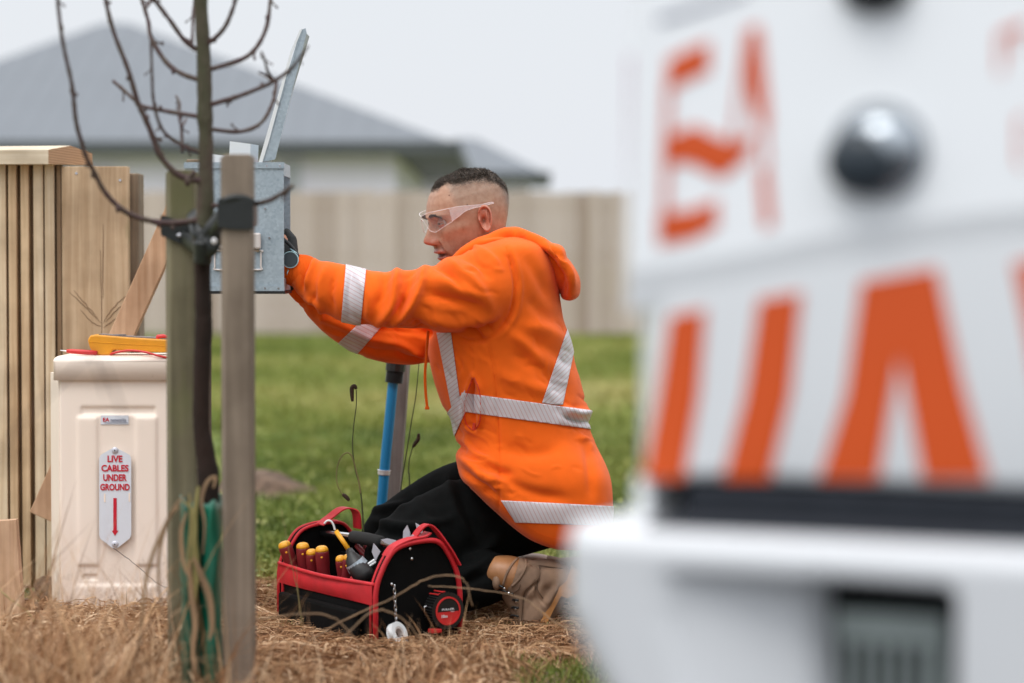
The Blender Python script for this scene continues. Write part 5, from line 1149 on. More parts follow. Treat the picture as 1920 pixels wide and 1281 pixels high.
# head surface lookups
bvh_h = BVHTree.FromPolygons([tuple(v) for v in VL[:nh]], [f for f in HF if len(f) == 4])
HNn = vnormals(VL[:nh], [f for f in HF if len(f) == 4])
def hairs(name, pts, dirs, ln, wd, rnd, mat_=None, curve=.15):
    n = len(pts); s = np.cross(dirs, rng.normal(size=(n, 3))); s /= np.linalg.norm(s, axis=1)[:, None]+1e-9
    mid = pts+dirs*ln[:, None]*.5+np.array([.0, 0, .0]); tip = pts+dirs*ln[:, None]+np.array([curve*.01, 0, -.0006])
    w_ = wd[:, None]; V = np.stack([pts-s*w_, pts+s*w_, mid+s*w_*.8, mid-s*w_*.8, tip], 1).reshape(-1, 3); b = np.arange(n)[:, None]*5
    F = [tuple(f) for f in np.concatenate([b+np.array([0, 1, 2, 3])])]+[tuple(f) for f in b+np.array([3, 2, 4])]
    return mk(name, hw(V), F, mat_ or M['hair'], man, attr={'rnd': np.repeat(rnd, 5)})
# cropped top
zv, idx = VL[:nh], np.arange(nh); hbz = hairline(zv[:, 0], zv[:, 1]); capm = (zv[:, 2] > hbz+rng.normal(0, .0035, nh)) & (zv[:, 0] < .090)
wts = np.where(capm)[0]; areaw = np.linalg.norm(zv[wts][:, [0, 1]], axis=1)+.002; pick = rng.choice(wts, 26000, p=areaw/areaw.sum())
pp_ = zv[pick]+rng.normal(0, .0012, (len(pick), 3)); nn_ = HNn[pick]; depth_ = np.clip((zv[pick, 2]-hbz[pick])/.012, .0, 1)
dirs = nn_*(.42)+np.array([.72, 0, -.02])*(.2+1.0*rng.uniform(0, 1, len(pick)))[:, None]*np.where(pp_[:, :1] > .06, .5, 1)*np.where(pp_[:, :1] > -.07, 1, .1)+np.array([0, 0, -.5])*(pp_[:, :1] < -.06)+rng.normal(0, .30, (len(pick), 3))
dirs /= np.linalg.norm(dirs, axis=1)[:, None]
hairs('hair', pp_, dirs, .0028+.0052*depth_*rng.uniform(.7, 1.1, len(pick)), .00028+.0002*rng.uniform(0, 1, len(pick)), np.clip(rng.beta(1.5, 2.6, len(pick)), 0, 1))
# clipped stubble at the sides and nape
sm_ = np.where((zv[:, 2] < hbz+.003) & (zv[:, 2] > hbz-.065) & (zv[:, 0] < .055) & (zv[:, 0] > -.115) & (zv[:, 2] > .06))[0]; fade = np.clip(1-(hbz[sm_]-zv[sm_, 2])/.06, 0.04, 1)**1.6
pick = rng.choice(sm_, 11000, p=fade/fade.sum()); nn_ = HNn[pick]; dirs = nn_+np.array([-.3, 0, -.6])+rng.normal(0, .15, (len(pick), 3)); dirs /= np.linalg.norm(dirs, axis=1)[:, None]
hairs('stubble', zv[pick]+rng.normal(0, .001, (len(pick), 3)), dirs, .0012+.0016*np.clip(1-(hbz[pick]-zv[pick, 2])/.03, 0, 1), np.full(len(pick), .00016), rng.uniform(.55, 1, len(pick)))
# beard shadow
sm_ = np.where((zv[:, 2] < .082) & (zv[:, 2] > -.01) & (zv[:, 0] > .012) & ~((np.abs(zv[:, 1]) < .031) & (zv[:, 2] > .034) & (zv[:, 2] < .066)) & ((np.abs(zv[:, 1]) > .024) | (zv[:, 2] < .036) | (zv[:, 2] < .076)))[0]; pick = rng.choice(sm_, 7000); nn_ = HNn[pick]; dirs = nn_*.6+np.array([0, 0, -.8])+rng.normal(0, .2, (len(pick), 3)); dirs /= np.linalg.norm(dirs, axis=1)[:, None]
hairs('beard_stubble', zv[pick]+rng.normal(0, .0012, (len(pick), 3)), dirs, np.full(len(pick), .0010), np.full(len(pick), .00012), rng.uniform(.1, .6, len(pick)))
# eyebrows
for sd in (1, -1):
    n = 900; t = rng.uniform(0, 1, n); y = sd*(.012+.033*t); z = .1460+.0045*np.sin(np.pi*np.clip(t*.9, 0, 1))-.006*np.clip(t-.7, 0, 1)/.3+rng.normal(0, .0019, n)*(1-.5*t); pts = []
    for a, b in zip(y, z):
        h_ = bvh_h.ray_cast(Vector((.2, a, b)), Vector((-1, 0, 0))); pts.append(tuple(h_[0]) if h_[0] else (.1, a, b))
    pts = np.array(pts); dirs = np.stack([np.full(n, .35), sd*np.full(n, .85), .35-t*.6], 1)+rng.normal(0, .15, (n, 3)); dirs /= np.linalg.norm(dirs, axis=1)[:, None]
    hairs('eyebrow', pts, dirs, .006+.003*rng.uniform(0, 1, n), np.full(n, .00035), rng.uniform(0, .15, n))
for (x, y, z) in ((.060, 0, .190), (.028, 0, .158)):
    h_ = bvh_h.ray_cast(Vector((x, .2, z)), Vector((0, -1, 0)));
    if h_[0]: mk('mole', *sphere(hw(np.array(h_[0])), .0014, n=10), bpy.data.materials['iris'], man)

# safety glasses
gl = thing('safety_glasses', 'clear wraparound safety glasses on the face of the kneeling man', 'safety glasses', hw([.11, 0, .13])); 
def gx(y): return .1225-10.5*y*y
def shell(fz0, fz1, y0, y1, ny=30, nz=10, th=.0018):
    V = []
    for s_ in (0, 1):
        for a in range(ny+1):
            y = y0+(y1-y0)*a/ny; z0_, z1_ = fz0(y), fz1(y)
            for b in range(nz+1): z_ = z0_+(z1_-z0_)*b/nz; V.append((gx(y)-s_*th-.0*z_, y, z_))
    n = (ny+1)*(nz+1); F = []
    for s_ in (0, 1):
        for a in range(ny):
            for b in range(nz): q = s_*n+a*(nz+1)+b; f = (q, q+1, q+nz+2, q+nz+1); F.append(f if s_ else f[::-1])
    for a in range(ny):
        for b0 in (0, nz): q = a*(nz+1)+b0; F.append((q, q+nz+1, q+nz+1+n, q+n) if b0 == 0 else (q, q+n, q+nz+1+n, q+nz+1))
    return np.array(V), F
ztop_ = lambda y: .1535+.0065*min(1, abs(y)/.03)
zbot_ = lambda y: float(np.interp(abs(y), [0, .006, .012, .022, .034, .040, .069], [.147, .146, .132, .116, .110, .1115, .128]))
V, F = shell(zbot_, ztop_, -.069, .069, 60, 10); mk('lens', hw(V), F, M['clear'], gl, smooth=True)
Lt = [hw([gx(y)-.0009, y, ztop_(y)]) for y in np.linspace(-.069, .069, 41)]; mk('brow_glint', *tube(Lt, .0010, n=8), M['edge'], gl, smooth=True)  # thin bright tubes drawn as highlights on the lens edges
for sd in (1, -1):
    Lb = [hw([gx(y)-.0009, y, zbot_(y)]) for y in sd*np.linspace(.007, .069, 30)]; mk('lower_glint', *tube(Lb, .0008, n=8), M['edge'], gl, smooth=True)
    y9 = .069; zt, zb_ = ztop_(y9), zbot_(y9); xk = gx(y9)
    sec = [(xk+.001, .0685, zt, zb_), (xk-.015, .0755, .160, .1355), (.038, .0815, .1575, .1445), (.015, .0845, .1535, .1465), (-.005, .0855, .1505, .1455), (-.03, .083, .1495, .1450), (-.038, .0815, .1475, .1440)]
    V = []; 
    for x, y, a, b in sec:
        V += [(x, sd*y, a), (x, sd*y, b), (x, sd*(y+.0022), b), (x, sd*(y+.0022), a)]
    F = [(0, 1, 2, 3), tuple(len(V)-4+q for q in (3, 2, 1, 0))]
    for q in range(len(sec)-1):
        for r_ in range(4): F.append((q*4+r_, q*4+(r_+1) % 4, q*4+4+(r_+1) % 4, q*4+4+r_))
    mk('temple', hw(np.array(V)), F, M['frost'], gl)
    for e_ in (0, 1): mk('temple_glint', *tube(smooth_pts([hw([x, sd*(y+.0015), (a, b)[e_]]) for x, y, a, b in sec], 4), .0006, n=6), M['edge'], gl, smooth=True)
mk('nose_pad', *tube([hw([.1215, -.007, .140]), hw([.1235, 0, .1475]), hw([.1215, .007, .140])], .0010, n=8), M['edge'], gl, smooth=True)

# --- hooded top
hp = [slices(TORSO), limb(ARM_N[1:]), limb(ARM_F[1:])]
Vt, Ft = union(hp, .0045); Vt = lap(Vt, Ft, 9)
FO = [  # image polyline, width px, amplitude m (+ ridge, - valley)
 ([(590, 487), (578, 510), (573, 538)], 8, .006), ([(584, 490), (570, 520), (566, 545)], 6, -.006), ([(612, 500), (600, 535), (604, 570)], 9, .004), ([(632, 502), (622, 545), (624, 588)], 8, -.003),
 ([(745, 505), (741, 540), (737, 570), (722, 592), (704, 609)], 11, .007), ([(722, 514), (718, 548), (706, 580)], 11, -.004),
 ([(796, 503), (788, 540), (770, 574), (748, 596), (735, 610)], 11, .008), ([(770, 515), (764, 545), (752, 580), (742, 596)], 8, -.005), ([(756, 560), (752, 578), (742, 592)], 7, -.002),
 ([(800, 545), (822, 556), (862, 566), (905, 572)], 14, -.007), ([(812, 524), (850, 535), (890, 556), (925, 580)], 14, .005), ([(778, 604), (790, 620), (810, 624)], 11, -.007), ([(800, 596), (840, 606), (880, 604), (930, 592)], 13, .006),
 ([(806, 492), (826, 505), (846, 520), (868, 545)], 8, -.005), ([(836, 488), (866, 508), (893, 532), (915, 560)], 11, .005), ([(862, 478), (890, 492), (918, 520)], 9, -.004), ([(880, 462), (915, 478), (935, 500)], 10, .004),
 ([(672, 520), (690, 560), (690, 600)], 9, .004), ([(660, 512), (652, 560), (655, 596)], 7, -.003), ([(660, 590), (700, 612), (760, 622), (800, 626)], 6, -.003),
 ([(846, 470), (870, 462), (900, 452)], 6, .004),
 ([(949, 464), (962, 505), (967, 542), (956, 591), (930, 625), (911, 636)], 3.5, -.0035), ([(958, 464), (972, 505), (977, 545), (966, 595), (938, 632)], 6, .0022),
 ([(913, 640), (926, 700), (932, 760), (936, 830), (936, 920), (934, 960)], 3, -.002),
 ([(820, 820), (850, 835), (872, 842)], 7, -.006), ([(862, 852), (890, 880), (915, 896), (940, 905)], 11, .006), ([(868, 880), (895, 905), (925, 925)], 9, -.005), ([(905, 868), (930, 880), (960, 888)], 9, -.004), ([(870, 820), (890, 850), (930, 870)], 8, .004),
 ([(925, 870), (960, 905), (1000, 925), (1060, 935)], 13, -.004), ([(940, 840), (990, 850), (1040, 845)], 14, -.003), ([(1060, 765), (1080, 775), (1104, 773)], 7, .007), ([(1062, 782), (1085, 790), (1105, 792)], 6, -.006), ([(1085, 815), (1100, 830), (1112, 845)], 8, .004), ([(1100, 835), (1105, 880), (1110, 930)], 11, -.003),
 ([(1000, 640), (1040, 660), (1075, 690)], 16, -.004), ([(960, 660), (1010, 690), (1060, 740)], 18, -.004), ([(940, 700), (980, 720), (1030, 735)], 14, .003), ([(985, 610), (1030, 620), (1060, 640)], 14, .003), ([(955, 625), (990, 650), (1020, 690)], 12, .003),
 ([(905, 640), (890, 620), (870, 612)], 6, -.006), ([(860, 632), (880, 640), (915, 638)], 5, -.004), ([(985, 480), (1010, 520), (1030, 560)], 14, -.003), ([(990, 560), (1020, 590), (1050, 600)], 15, -.003),
 ([(887, 702), (874, 740), (869, 775), (876, 802), (890, 812)], 5, .0045), ([(887, 702), (899, 730), (901, 770), (896, 808)], 5, .0045), ([(887, 712), (884, 760), (890, 800)], 5, -.006),
 ([(830, 770), (850, 800), (868, 822)], 7, -.004), ([(600, 595), (640, 610), (690, 634), (730, 642)], 8, .004), ([(640, 640), (680, 655), (740, 662)], 8, -.003), ([(720, 640), (760, 650), (795, 670)], 8, .006), ([(745, 660), (765, 672), (798, 676)], 6, -.004), ([(575, 560), (600, 575), (602, 600)], 6, .004)]
rr_ = random.Random(3)
def crease(x0, x1, y0, y1, ang, spread, n, ln=(16, 45), w=(2.6, 5), amp=.0016):
    for _ in range(n):
        x, y = rr_.uniform(x0, x1), rr_.uniform(y0, y1); a = R(ang+rr_.uniform(-spread, spread)); l_ = rr_.uniform(*ln); bd = rr_.uniform(-.25, .25)*l_
        d_ = (math.cos(a), math.sin(a)); FO.append(([(x-d_[0]*l_/2, y-d_[1]*l_/2), (x-d_[1]*bd, y+d_[0]*bd), (x+d_[0]*l_/2, y+d_[1]*l_/2)], rr_.uniform(*w), amp*rr_.choice([1, -1, -1.2])*rr_.uniform(.5, 1)))
crease(700, 800, 510, 610, 105, 30, 16); crease(565, 630, 490, 585, 110, 25, 9); crease(800, 930, 500, 620, 35, 25, 18); crease(860, 960, 450, 520, 40, 20, 8)
crease(855, 930, 800, 910, 40, 25, 16); crease(900, 1090, 820, 940, 15, 25, 16); crease(1040, 1105, 740, 830, 20, 20, 12); crease(930, 1070, 600, 740, 35, 30, 16); crease(880, 930, 620, 700, 60, 30, 8); crease(600, 790, 600, 675, 30, 20, 14); crease(815, 870, 640, 800, 70, 20, 8)
Vt = folds(Vt, Ft, FO); Nt = vnormals(Vt, Ft); Vt = Vt+Nt*(vnoise(Vt, 28, 31)*.0018+vnoise(Vt, 60, 32)*.0009)[:, None]; Vt = lap(Vt, Ft, 1)
top_ = mk('hooded_top', Vt, Ft, M['orange'], man, smooth=True)
bvt = BVHTree.FromPolygons([tuple(v) for v in Vt], Ft); Nt = vnormals(Vt, Ft)
def surf(px, py, off=.001):
    o = np.array([0, 0, CAMH]); d = nrm(ray(px, py)); h_ = bvt.ray_cast(Vector(o), Vector(d))
    if h_[0] is None: return P(px, py, 5.95)
    n_ = np.array(h_[1]); n_ = n_ if n_@d < 0 else -n_; return np.array(h_[0])+n_*off
FA = np.array([f if len(f) == 4 else (f[0], f[1], f[2], f[2]) for f in Ft]); FC = Vt[FA].mean(1); FPp = proj(FC)
def sheet(name, mask, cuts, mat_, off=.0016, th=.001):
    """strip of tape lying on the cloth: faces cut clean between image-line planes"""
    ids = np.where(mask)[0]; vs, inv = np.unique(FA[ids], return_inverse=True); fa = inv.reshape(-1, 4)
    bm = bmesh.new(); bv = [bm.verts.new(Vt[v]+Nt[v]*off) for v in vs]
    for f in fa:
        u = list(dict.fromkeys(f.tolist()))
        if len(u) > 2:
            try: bm.faces.new([bv[k] for k in u])
            except ValueError: pass
    for (a, b, keep) in cuts:
        n_ = np.cross(ray(*a), ray(*b)); n_ /= np.linalg.norm(n_); 
        if (ray(*keep)@n_) > 0: n_ = -n_
        bmesh.ops.bisect_plane(bm, geom=bm.verts[:]+bm.edges[:]+bm.faces[:], plane_co=(0, 0, CAMH), plane_no=tuple(n_), clear_outer=True)
    bm.verts.index_update(); bm.faces.ensure_lookup_table()
    V = np.array([tuple(v.co) for v in bm.verts]); F = [[v.index for v in f.verts] for f in bm.faces]; bm.free()
    if not F: return None
    ob = mk(name, V, F, mat_, man, smooth=True); s_ = ob.modifiers.new('t', 'SOLIDIFY'); s_.thickness = th; s_.offset = 1; return ob
X_, Y_ = FPp.T
near_arm = (FC[:, 1] < 6.045) & (X_ < 790); far_arm = (FC[:, 1] > 6.05) & (X_ < 790)
def armfac(pts, lim):
    L = chain(pts); d = np.full(len(FC), 9.)
    for a, r_ in zip(L[:, :3], L[:, 3]): d = np.minimum(d, np.linalg.norm(FC-a, axis=1)-r_)
    return d < lim
inN, inF = armfac(ARM_N[:8], .02), armfac(ARM_F[:7], .02)
sheet('sleeve_tape', inN & (X_ > 610) & (X_ < 710) & (FC[:, 1] < 6.03), [((649, 490), (640, 600), (665, 560)), ((688, 490), (676, 610), (665, 560))], M['tape_arm'])
sheet('sleeve_tape', inF & (X_ > 610) & (X_ < 730) & (FC[:, 1] > 6.03), [((690, 590), (638, 640), (675, 625)), ((730, 596), (676, 657), (675, 625))], M['tape_arm'])
body = ~(inN & (Y_ < 628)) & (X_ > 806)
sheet('belt_tape', body & (Y_ > 715) & (Y_ < 830) & (X_ > 856), [((900, 741), (1095, 768), (1000, 770)), ((905, 777), (1095, 803), (1000, 770)), ((866, 700), (866, 860), (1000, 770))], M['tape_h'])
sheet('belt_tape', body & (Y_ > 715) & (Y_ < 860) & (X_ < 900), [((868, 737), (838, 775), (860, 780)), ((870, 778), (850, 822), (860, 780)), ((872, 700), (872, 860), (850, 780))], M['tape_v'])
sheet('hem_tape', body & (Y_ > 915) & (Y_ < 1010) & (X_ > 900), [((932, 938), (1145, 949), (1040, 960)), ((970, 980), (1145, 986), (1040, 965)), ((934, 930), (986, 1010), (1040, 960))], M['tape_h'])
sheet('front_tape', body & (Y_ > 618) & (Y_ < 770) & (X_ < 900) & (FC[:, 1] < 6.16), [((818, 620), (846, 760), (835, 690)), ((845, 620), (862, 745), (835, 690)), ((820, 624), (860, 624), (840, 700)), ((868, 738), (838, 776), (840, 700))], M['tape_v'], off=.0014)
sheet('back_tape', body & (Y_ > 600) & (Y_ < 760) & (X_ > 1005), [((1068, 605), (1020, 745), (1045, 710)), ((1080, 640), (1057, 750), (1045, 710)), ((900, 739.5), (1095, 766.5), (1045, 700))], M['tape_v'], off=.0014)
def seam(name, pts, r, mat_, off=.0006, k=5):
    P2 = smooth_pts(pts, k); L = [surf(x, y, off) for x, y in P2]; return mk(name, *tube(L, r, n=6), mat_, top_)
for pts in ([(949, 464), (962, 505), (967, 542), (956, 591), (930, 625), (911, 636)], [(913, 640), (926, 700), (932, 760), (936, 830), (936, 920), (934, 945)], [(573, 485), (563, 500), (557, 520), (556, 540)]):
    seam('seam', pts, .0007, M['orange_rib'], 0.0)
seam('hem_stitch', [(872, 888), (915, 925), (945, 953), (985, 985), (1020, 1004), (1050, 1010)], .0005, M['orange_rib'], .0002)
zipm = mat('zip_red', (.72, .05, .015), .5, var=.3, vscale=300)
seam('zip', [(886, 708), (876, 735), (870, 765), (873, 792), (884, 806)], .0018, zipm, .001); seam('zip', [(889, 708), (898, 732), (901, 765), (899, 790), (892, 806)], .0018, zipm, .001)
c = surf(889, 801, .004); mk('zip_pull', *obox(c, (1, 0, 0), (0, 1, 0), (0.1, 0, 1), .0035, .002, .009, .001), zipm, top_)
c = P(800, 690, 5.95); L = smooth_pts([P(x, y, 6.0) for x, y in ((803, 620), (800, 660), (797, 700), (798, 735), (800, 755), (801, 768))], 5)
mk('drawstring', *tube(L, [.0035]*(len(L)-3)+[.0055, .006, .005], n=10), M['orange'], man, smooth=True)
# ribbed cuffs
cf = [(546, 507, 5.935, 29, 27), (556, 508, 5.933, 31, 29), (566, 510, 5.93, 33, 31), (575, 513, 5.93, 33, 31)]; mk('cuff', *limb(cf, k=4), M['orange_rib'], man, smooth=True)
cf = [(552, 526, 6.058, 24, 24), (562, 534, 6.07, 27, 27), (574, 544, 6.085, 29, 29)]; mk('cuff', *limb(cf, k=4), M['orange_rib'], man, smooth=True)
# hood: collar roll round the neck and the bag hanging on the back
hood = [limb([(849, 492, 6.0, 8, 14), (870, 474, 5.995, 12, 18), (900, 459, 6.0, 15, 24), (925, 451, 6.02, 16, 30), (955, 449, 6.06, 16, 40), (985, 454, 6.10, 17, 48)]),
        limb([(853, 488, 6.2, 10, 14), (880, 468, 6.22, 13, 18), (915, 456, 6.23, 13, 24), (950, 450, 6.2, 14, 40), (985, 452, 6.14, 18, 48)]),
        limb([(940, 455, 6.09, 17, 64), (970, 452, 6.10, 21, 84), (1000, 462, 6.10, 22, 92), (1025, 477, 6.10, 21, 96), (1048, 500, 6.10, 23, 94), (1063, 528, 6.10, 25, 86), (1068, 548, 6.10, 21, 70)]),
        limb([(1030, 466, 6.03, 10, 40), (1048, 470, 6.03, 11, 46), (1054, 484, 6.03, 9, 44)])]
Vd, Fd = union(hood, .0045); Vd = lap(Vd, Fd, 6)
Vd = folds(Vd, Fd, [([(905, 444), (940, 440), (985, 452), (1020, 478), (1040, 492)], 6, -.0045), ([(925, 436), (965, 434), (1000, 448), (1035, 464)], 7, .005), ([(1000, 470), (1030, 490), (1048, 520), (1050, 550)], 8, -.007), ([(1015, 462), (1040, 478), (1062, 505), (1074, 535)], 8, .006), ([(1030, 462), (1040, 480), (1040, 490)], 4, -.003), ([(960, 452), (985, 470), (1010, 500)], 7, .004), ([(1052, 505), (1060, 530), (1058, 556)], 5, -.004)])
Nd = vnormals(Vd, Fd); Vd = lap(Vd+Nd*(vnoise(Vd, 35, 8)*.0015)[:, None], Fd, 2)
mk('hood', Vd, Fd, M['orange'], man, smooth=True)
# trousers
tr = [limb(THIGH_N), limb(SHANK_N), limb(THIGH_F), limb(SHANK_F), limb([(1000, 930, 6.15, 90, 150), (1050, 935, 6.15, 86, 150), (1085, 940, 6.15, 70, 130)])]
Vp, Fp = union(tr, .007); Vp = lap(Vp, Fp, 5)
Vp = folds(Vp, Fp, [([(700, 975), (740, 985), (800, 985), (850, 970)], 9, .006), ([(705, 995), (760, 1005), (820, 1000)], 9, -.006), ([(690, 960), (720, 955), (760, 945)], 8, .006), ([(860, 900), (880, 960), (900, 1010)], 12, -.006), ([(840, 890), (850, 950), (880, 1010)], 10, .005), ([(760, 1050), (830, 1060), (900, 1050)], 9, -.01), ([(870, 1080), (900, 1060), (925, 1045)], 8, .006), ([(850, 1110), (880, 1090), (915, 1075)], 8, -.006), ([(780, 930), (800, 970), (840, 1010)], 10, .004), ([(940, 1000), (900, 1040), (860, 1060)], 12, .006)])
Nn_ = vnormals(Vp, Fp); Vp = lap(Vp+Nn_*(vnoise(Vp, 22, 5)*.003)[:, None], Fp, 2); mk('trousers', Vp, Fp, M['black_cloth'], man, smooth=True)
# gloves (shells over the hands)
def grow(parts, d):
    out = []
    for V, F in parts: out.append((V+vnormals(V, [f for f in F if len(f) < 5])*0, F))
    return out
for hp_, wr in ((HN, (549, 503, 5.945)), (HFp, (553, 530, 6.055))):
    Vg, Fg = union(hp_+[tube([P(wr[0]-6, wr[1]-8, wr[2]), P(wr[0]+4, wr[1]+2, wr[2])], .026, n=20)], .0035); Vg = lap(Vg, Fg, 2); Vg = Vg+vnormals(Vg, Fg)*-.0; Vg += vnormals(Vg, Fg)*.002*np.sign(((np.roll(Vg, 0, 0)*0+1)[:, :1])); mk('glove', Vg, Fg, M['glove'], man, smooth=True)
mk('glove_strap', *tube(smooth_pts([P(x, y, 5.915) for x, y in ((533, 450), (541, 457), (550, 467), (557, 477), (559, 486))], 4), [.0045]*17, [.009]*17, n=10, limb=True), M['glove'], man, smooth=True)
# watch
wt = thing('wristwatch', 'round dark faced watch with a pale blue rim on his near wrist', 'watch', P(545, 487, 5.9)); c = P(544, 487, 5.888)
mk('case', *cyl(c+[0, .012, 0], c, .0185, .0178, n=32), M['watch'], wt, smooth=False); mk('bezel', *annulus(c+np.array([0, .006, 0]), np.array([0, 1., 0]), .0186, .0205, .0045), M['watch_rim'], wt)
mk('strap', *tube(smooth_pts([P(x, y, Y) for x, y, Y in ((548, 469, 5.905), (556, 474, 5.92), (561, 480, 5.95))], 4), [.0015]*9, [.011]*9, n=8, limb=True), M['watch_rim'], wt); mk('strap', *tube(smooth_pts([P(x, y, Y) for x, y, Y in ((541, 506, 5.90), (540, 513, 5.915), (543, 520, 5.94))], 4), [.0015]*9, [.011]*9, n=8, limb=True), M['watch_rim'], wt)
# boots
M['boot_seam'] = mat('boot_seam', (.09, .05, .03), .8)
def boot(dx, dy, dY, vis=True):
    q = lambda pts: [(x+dx, y+dy, Y+dY, r, rb) for x, y, Y, r, rb in pts]
    up = [limb(q([(936, 1074, 5.98, 32, 34), (955, 1080, 5.98, 38, 38), (980, 1090, 5.98, 44, 40), (1002, 1100, 5.98, 44, 38)])),
          limb(q([(1000, 1090, 5.98, 40, 36), (1030, 1086, 5.98, 38, 36), (1052, 1092, 5.98, 34, 33)])),
          limb(q([(1035, 1092, 5.98, 36, 34), (1022, 1120, 5.98, 38, 36), (1003, 1148, 5.98, 35, 38), (990, 1172, 5.98, 29, 38), (978, 1190, 5.98, 24, 34)])),
          limb(q([(975, 1105, 5.98, 38, 34), (985, 1135, 5.98, 32, 34), (984, 1165, 5.98, 25, 34)]))]
    Vu, Fu = union(up, .0035); Vu = lap(Vu, Fu, 4)
    if vis: Vu = folds(Vu, Fu, [([(1012, 1062), (1012, 1085), (1006, 1120), (1018, 1150)], 4, -.003), ([(1010, 1090), (985, 1115), (980, 1145), (978, 1170)], 3.5, -.003), ([(975, 1075), (995, 1055)], 5, .002), ([(1003, 1090), (1010, 1120), (1022, 1135)], 3, -.0025), ([(1030, 1100), (1015, 1130)], 8, -.003), ([(1045, 1100), (1025, 1135)], 6, .003), ([(985, 1050), (1010, 1062), (1040, 1064)], 4, -.003)])
    b_ = mk('boot', Vu, Fu, M['suede'], man, smooth=True)
    co = [limb(q([(932, 1073, 5.98, 33, 35), (945, 1077, 5.98, 37, 38), (962, 1082, 5.98, 39, 39)])) ]; mk('padded_collar', *co[0], M['leather'], b_, smooth=True)
    bb = BVHTree.FromPolygons([tuple(v) for v in np.concatenate([Vu, co[0][0]])], list(Fu)+[tuple(i+len(Vu) for i in f) for f in co[0][1]])
    def bs(x, y, off=.0005):
        d_ = nrm(ray(x, y)); h_ = bb.ray_cast(Vector((0, 0, CAMH)), Vector(d_)); return None if h_[0] is None else np.array(h_[0])-d_*off
    def bseam(nm, pts, r, m_, w=None):
        L = [q_ for q_ in (bs(x+dx, y+dy) for x, y in smooth_pts(pts, 5)) if q_ is not None]
        if len(L) > 3: mk(nm, *tube(L, r, n=6), m_, b_, smooth=True)
    if vis:
        bseam('collar_strap', [(975, 1043), (962, 1056), (950, 1076), (943, 1098)], .0032, M['suede']); bseam('collar_strap', [(985, 1047), (986, 1062), (975, 1084), (960, 1100)], .0035, M['suede'])
        for pts in ([(1012, 1062), (1010, 1085), (985, 1108), (980, 1140), (978, 1165)], [(1008, 1086), (1008, 1105), (1018, 1122)], [(1010, 1060), (1035, 1064), (1055, 1066)], [(960, 1112), (972, 1106), (976, 1096)], [(958, 1168), (968, 1180), (975, 1196)]): bseam('stitching', pts, .0011, M['boot_seam'])
    # sole: slab on the far side from the instep, with heel block
    sp = [(1072, 1066), (1088, 1076), (1084, 1112), (1064, 1122), (1052, 1118), (1040, 1140), (1030, 1160), (1016, 1188), (1004, 1206), (990, 1206), (1002, 1180), (1016, 1150), (1032, 1122), (1046, 1104), (1062, 1090)]
    V, F = prism([P(x+dx, y+dy, 5.935+dY) for x, y in sp], np.array([0, .09, 0])); mk('sole', V, F, M['sole'], b_)
    if vis:
        lc = [((926, 1095), (944, 1102)), ((932, 1106), (950, 1110)), ((944, 1116), (962, 1114)), ((958, 1128), (972, 1126)), ((957, 1142), (972, 1140)), ((957, 1156), (972, 1156)), ((958, 1170), (970, 1172))]
        for a, b in lc: mk('lace', *tube(smooth_pts([P(a[0], a[1], 5.985), P((a[0]+b[0])/2-3, (a[1]+b[1])/2-2, 5.94), P(b[0], b[1], 5.925)], 4), .0028, n=8), M['black_plastic'], b_, smooth=True)
        for x, y in ((954, 1113), (945, 1104), (968, 1128), (967, 1142), (967, 1157)): mk('lace_hook', *sphere(P(x, y, 5.932), .0045, .003, .0045, n=10), M['steel'], b_, smooth=True)
        c = P(931, 1092, 5.945); mk('tongue', *sphere(c, .011, .02, .020, n=14), M['suede'], b_, smooth=True)
boot(0, 0, 0); boot(52, -4, .33, False)
#==VAN==
# ------------------------------------------------------------------ white service van, very near on the right
VA = P(1172, 640, 2.36); VB = P(1920, 640, 2.20); VA[2] = 0; VB[2] = 0; vu = nrm(VB-VA); vw = np.array([-vu[1], vu[0], 0]); vz = np.array([0, 0, 1.])
def VV(u, w, z): return VA+vu*u+vw*w+vz*z
def vp(px, py, off=0.0):
    """point of the van's rear plane (moved off metres forward of it) seen at an image position"""
    r = ray(px, py); o = np.array([0, 0, CAMH]); q = VA-vw*off; t = ((q-o)@vw)/(r@vw); return o+r*t
def vuz(px, py, off=0.0): p = vp(px, py, off); return (p-VA)@vu, p[2]
van = thing('service_van', 'white van tail with orange chevrons and EA logo, very close on the right', 'van', VV(.86, 2.2, 0))
def outline(ins=0.0, r=.055, W_=1.74, L_=4.5, w0=0.0):
    pts = []
    for cx_, cy_, a0 in ((r, r, 180), (W_-r, r, 270), (W_-r, L_-r, 0), (r, L_-r, 90)):
        for k in range(7): a = R(a0+k*15); pts.append((cx_+(r-ins)*math.cos(a)-0*ins, cy_+(r-ins)*math.sin(a)+w0))
    return pts
def loftz(levels, mat_, name, par, cap=True):
    V = []; n = len(levels[0][1])
    for z, pts in levels: V += [VV(u, w, z) for u, w in pts]
    m = len(levels); F = [(i*n+j, i*n+(j+1) % n, (i+1)*n+(j+1) % n, (i+1)*n+j) for i in range(m-1) for j in range(n)]
    if cap: F.append(tuple(range(n-1, -1, -1))); F.append(tuple((m-1)*n+j for j in range(n)))
    return mk(name, np.array(V), F, mat_, par, smooth=False)
zt = vuz(1500, 903)[1]
body = loftz([(zt, outline(.004)), (zt+.01, outline(0)), (1.30, outline(0)), (1.62, outline(.035)), (1.86, outline(.075)), (1.93, outline(.16)), (1.95, outline(.26))], M['van'], 'body', van)
for p_ in body.data.polygons: p_.use_smooth = len(p_.vertices) == 4
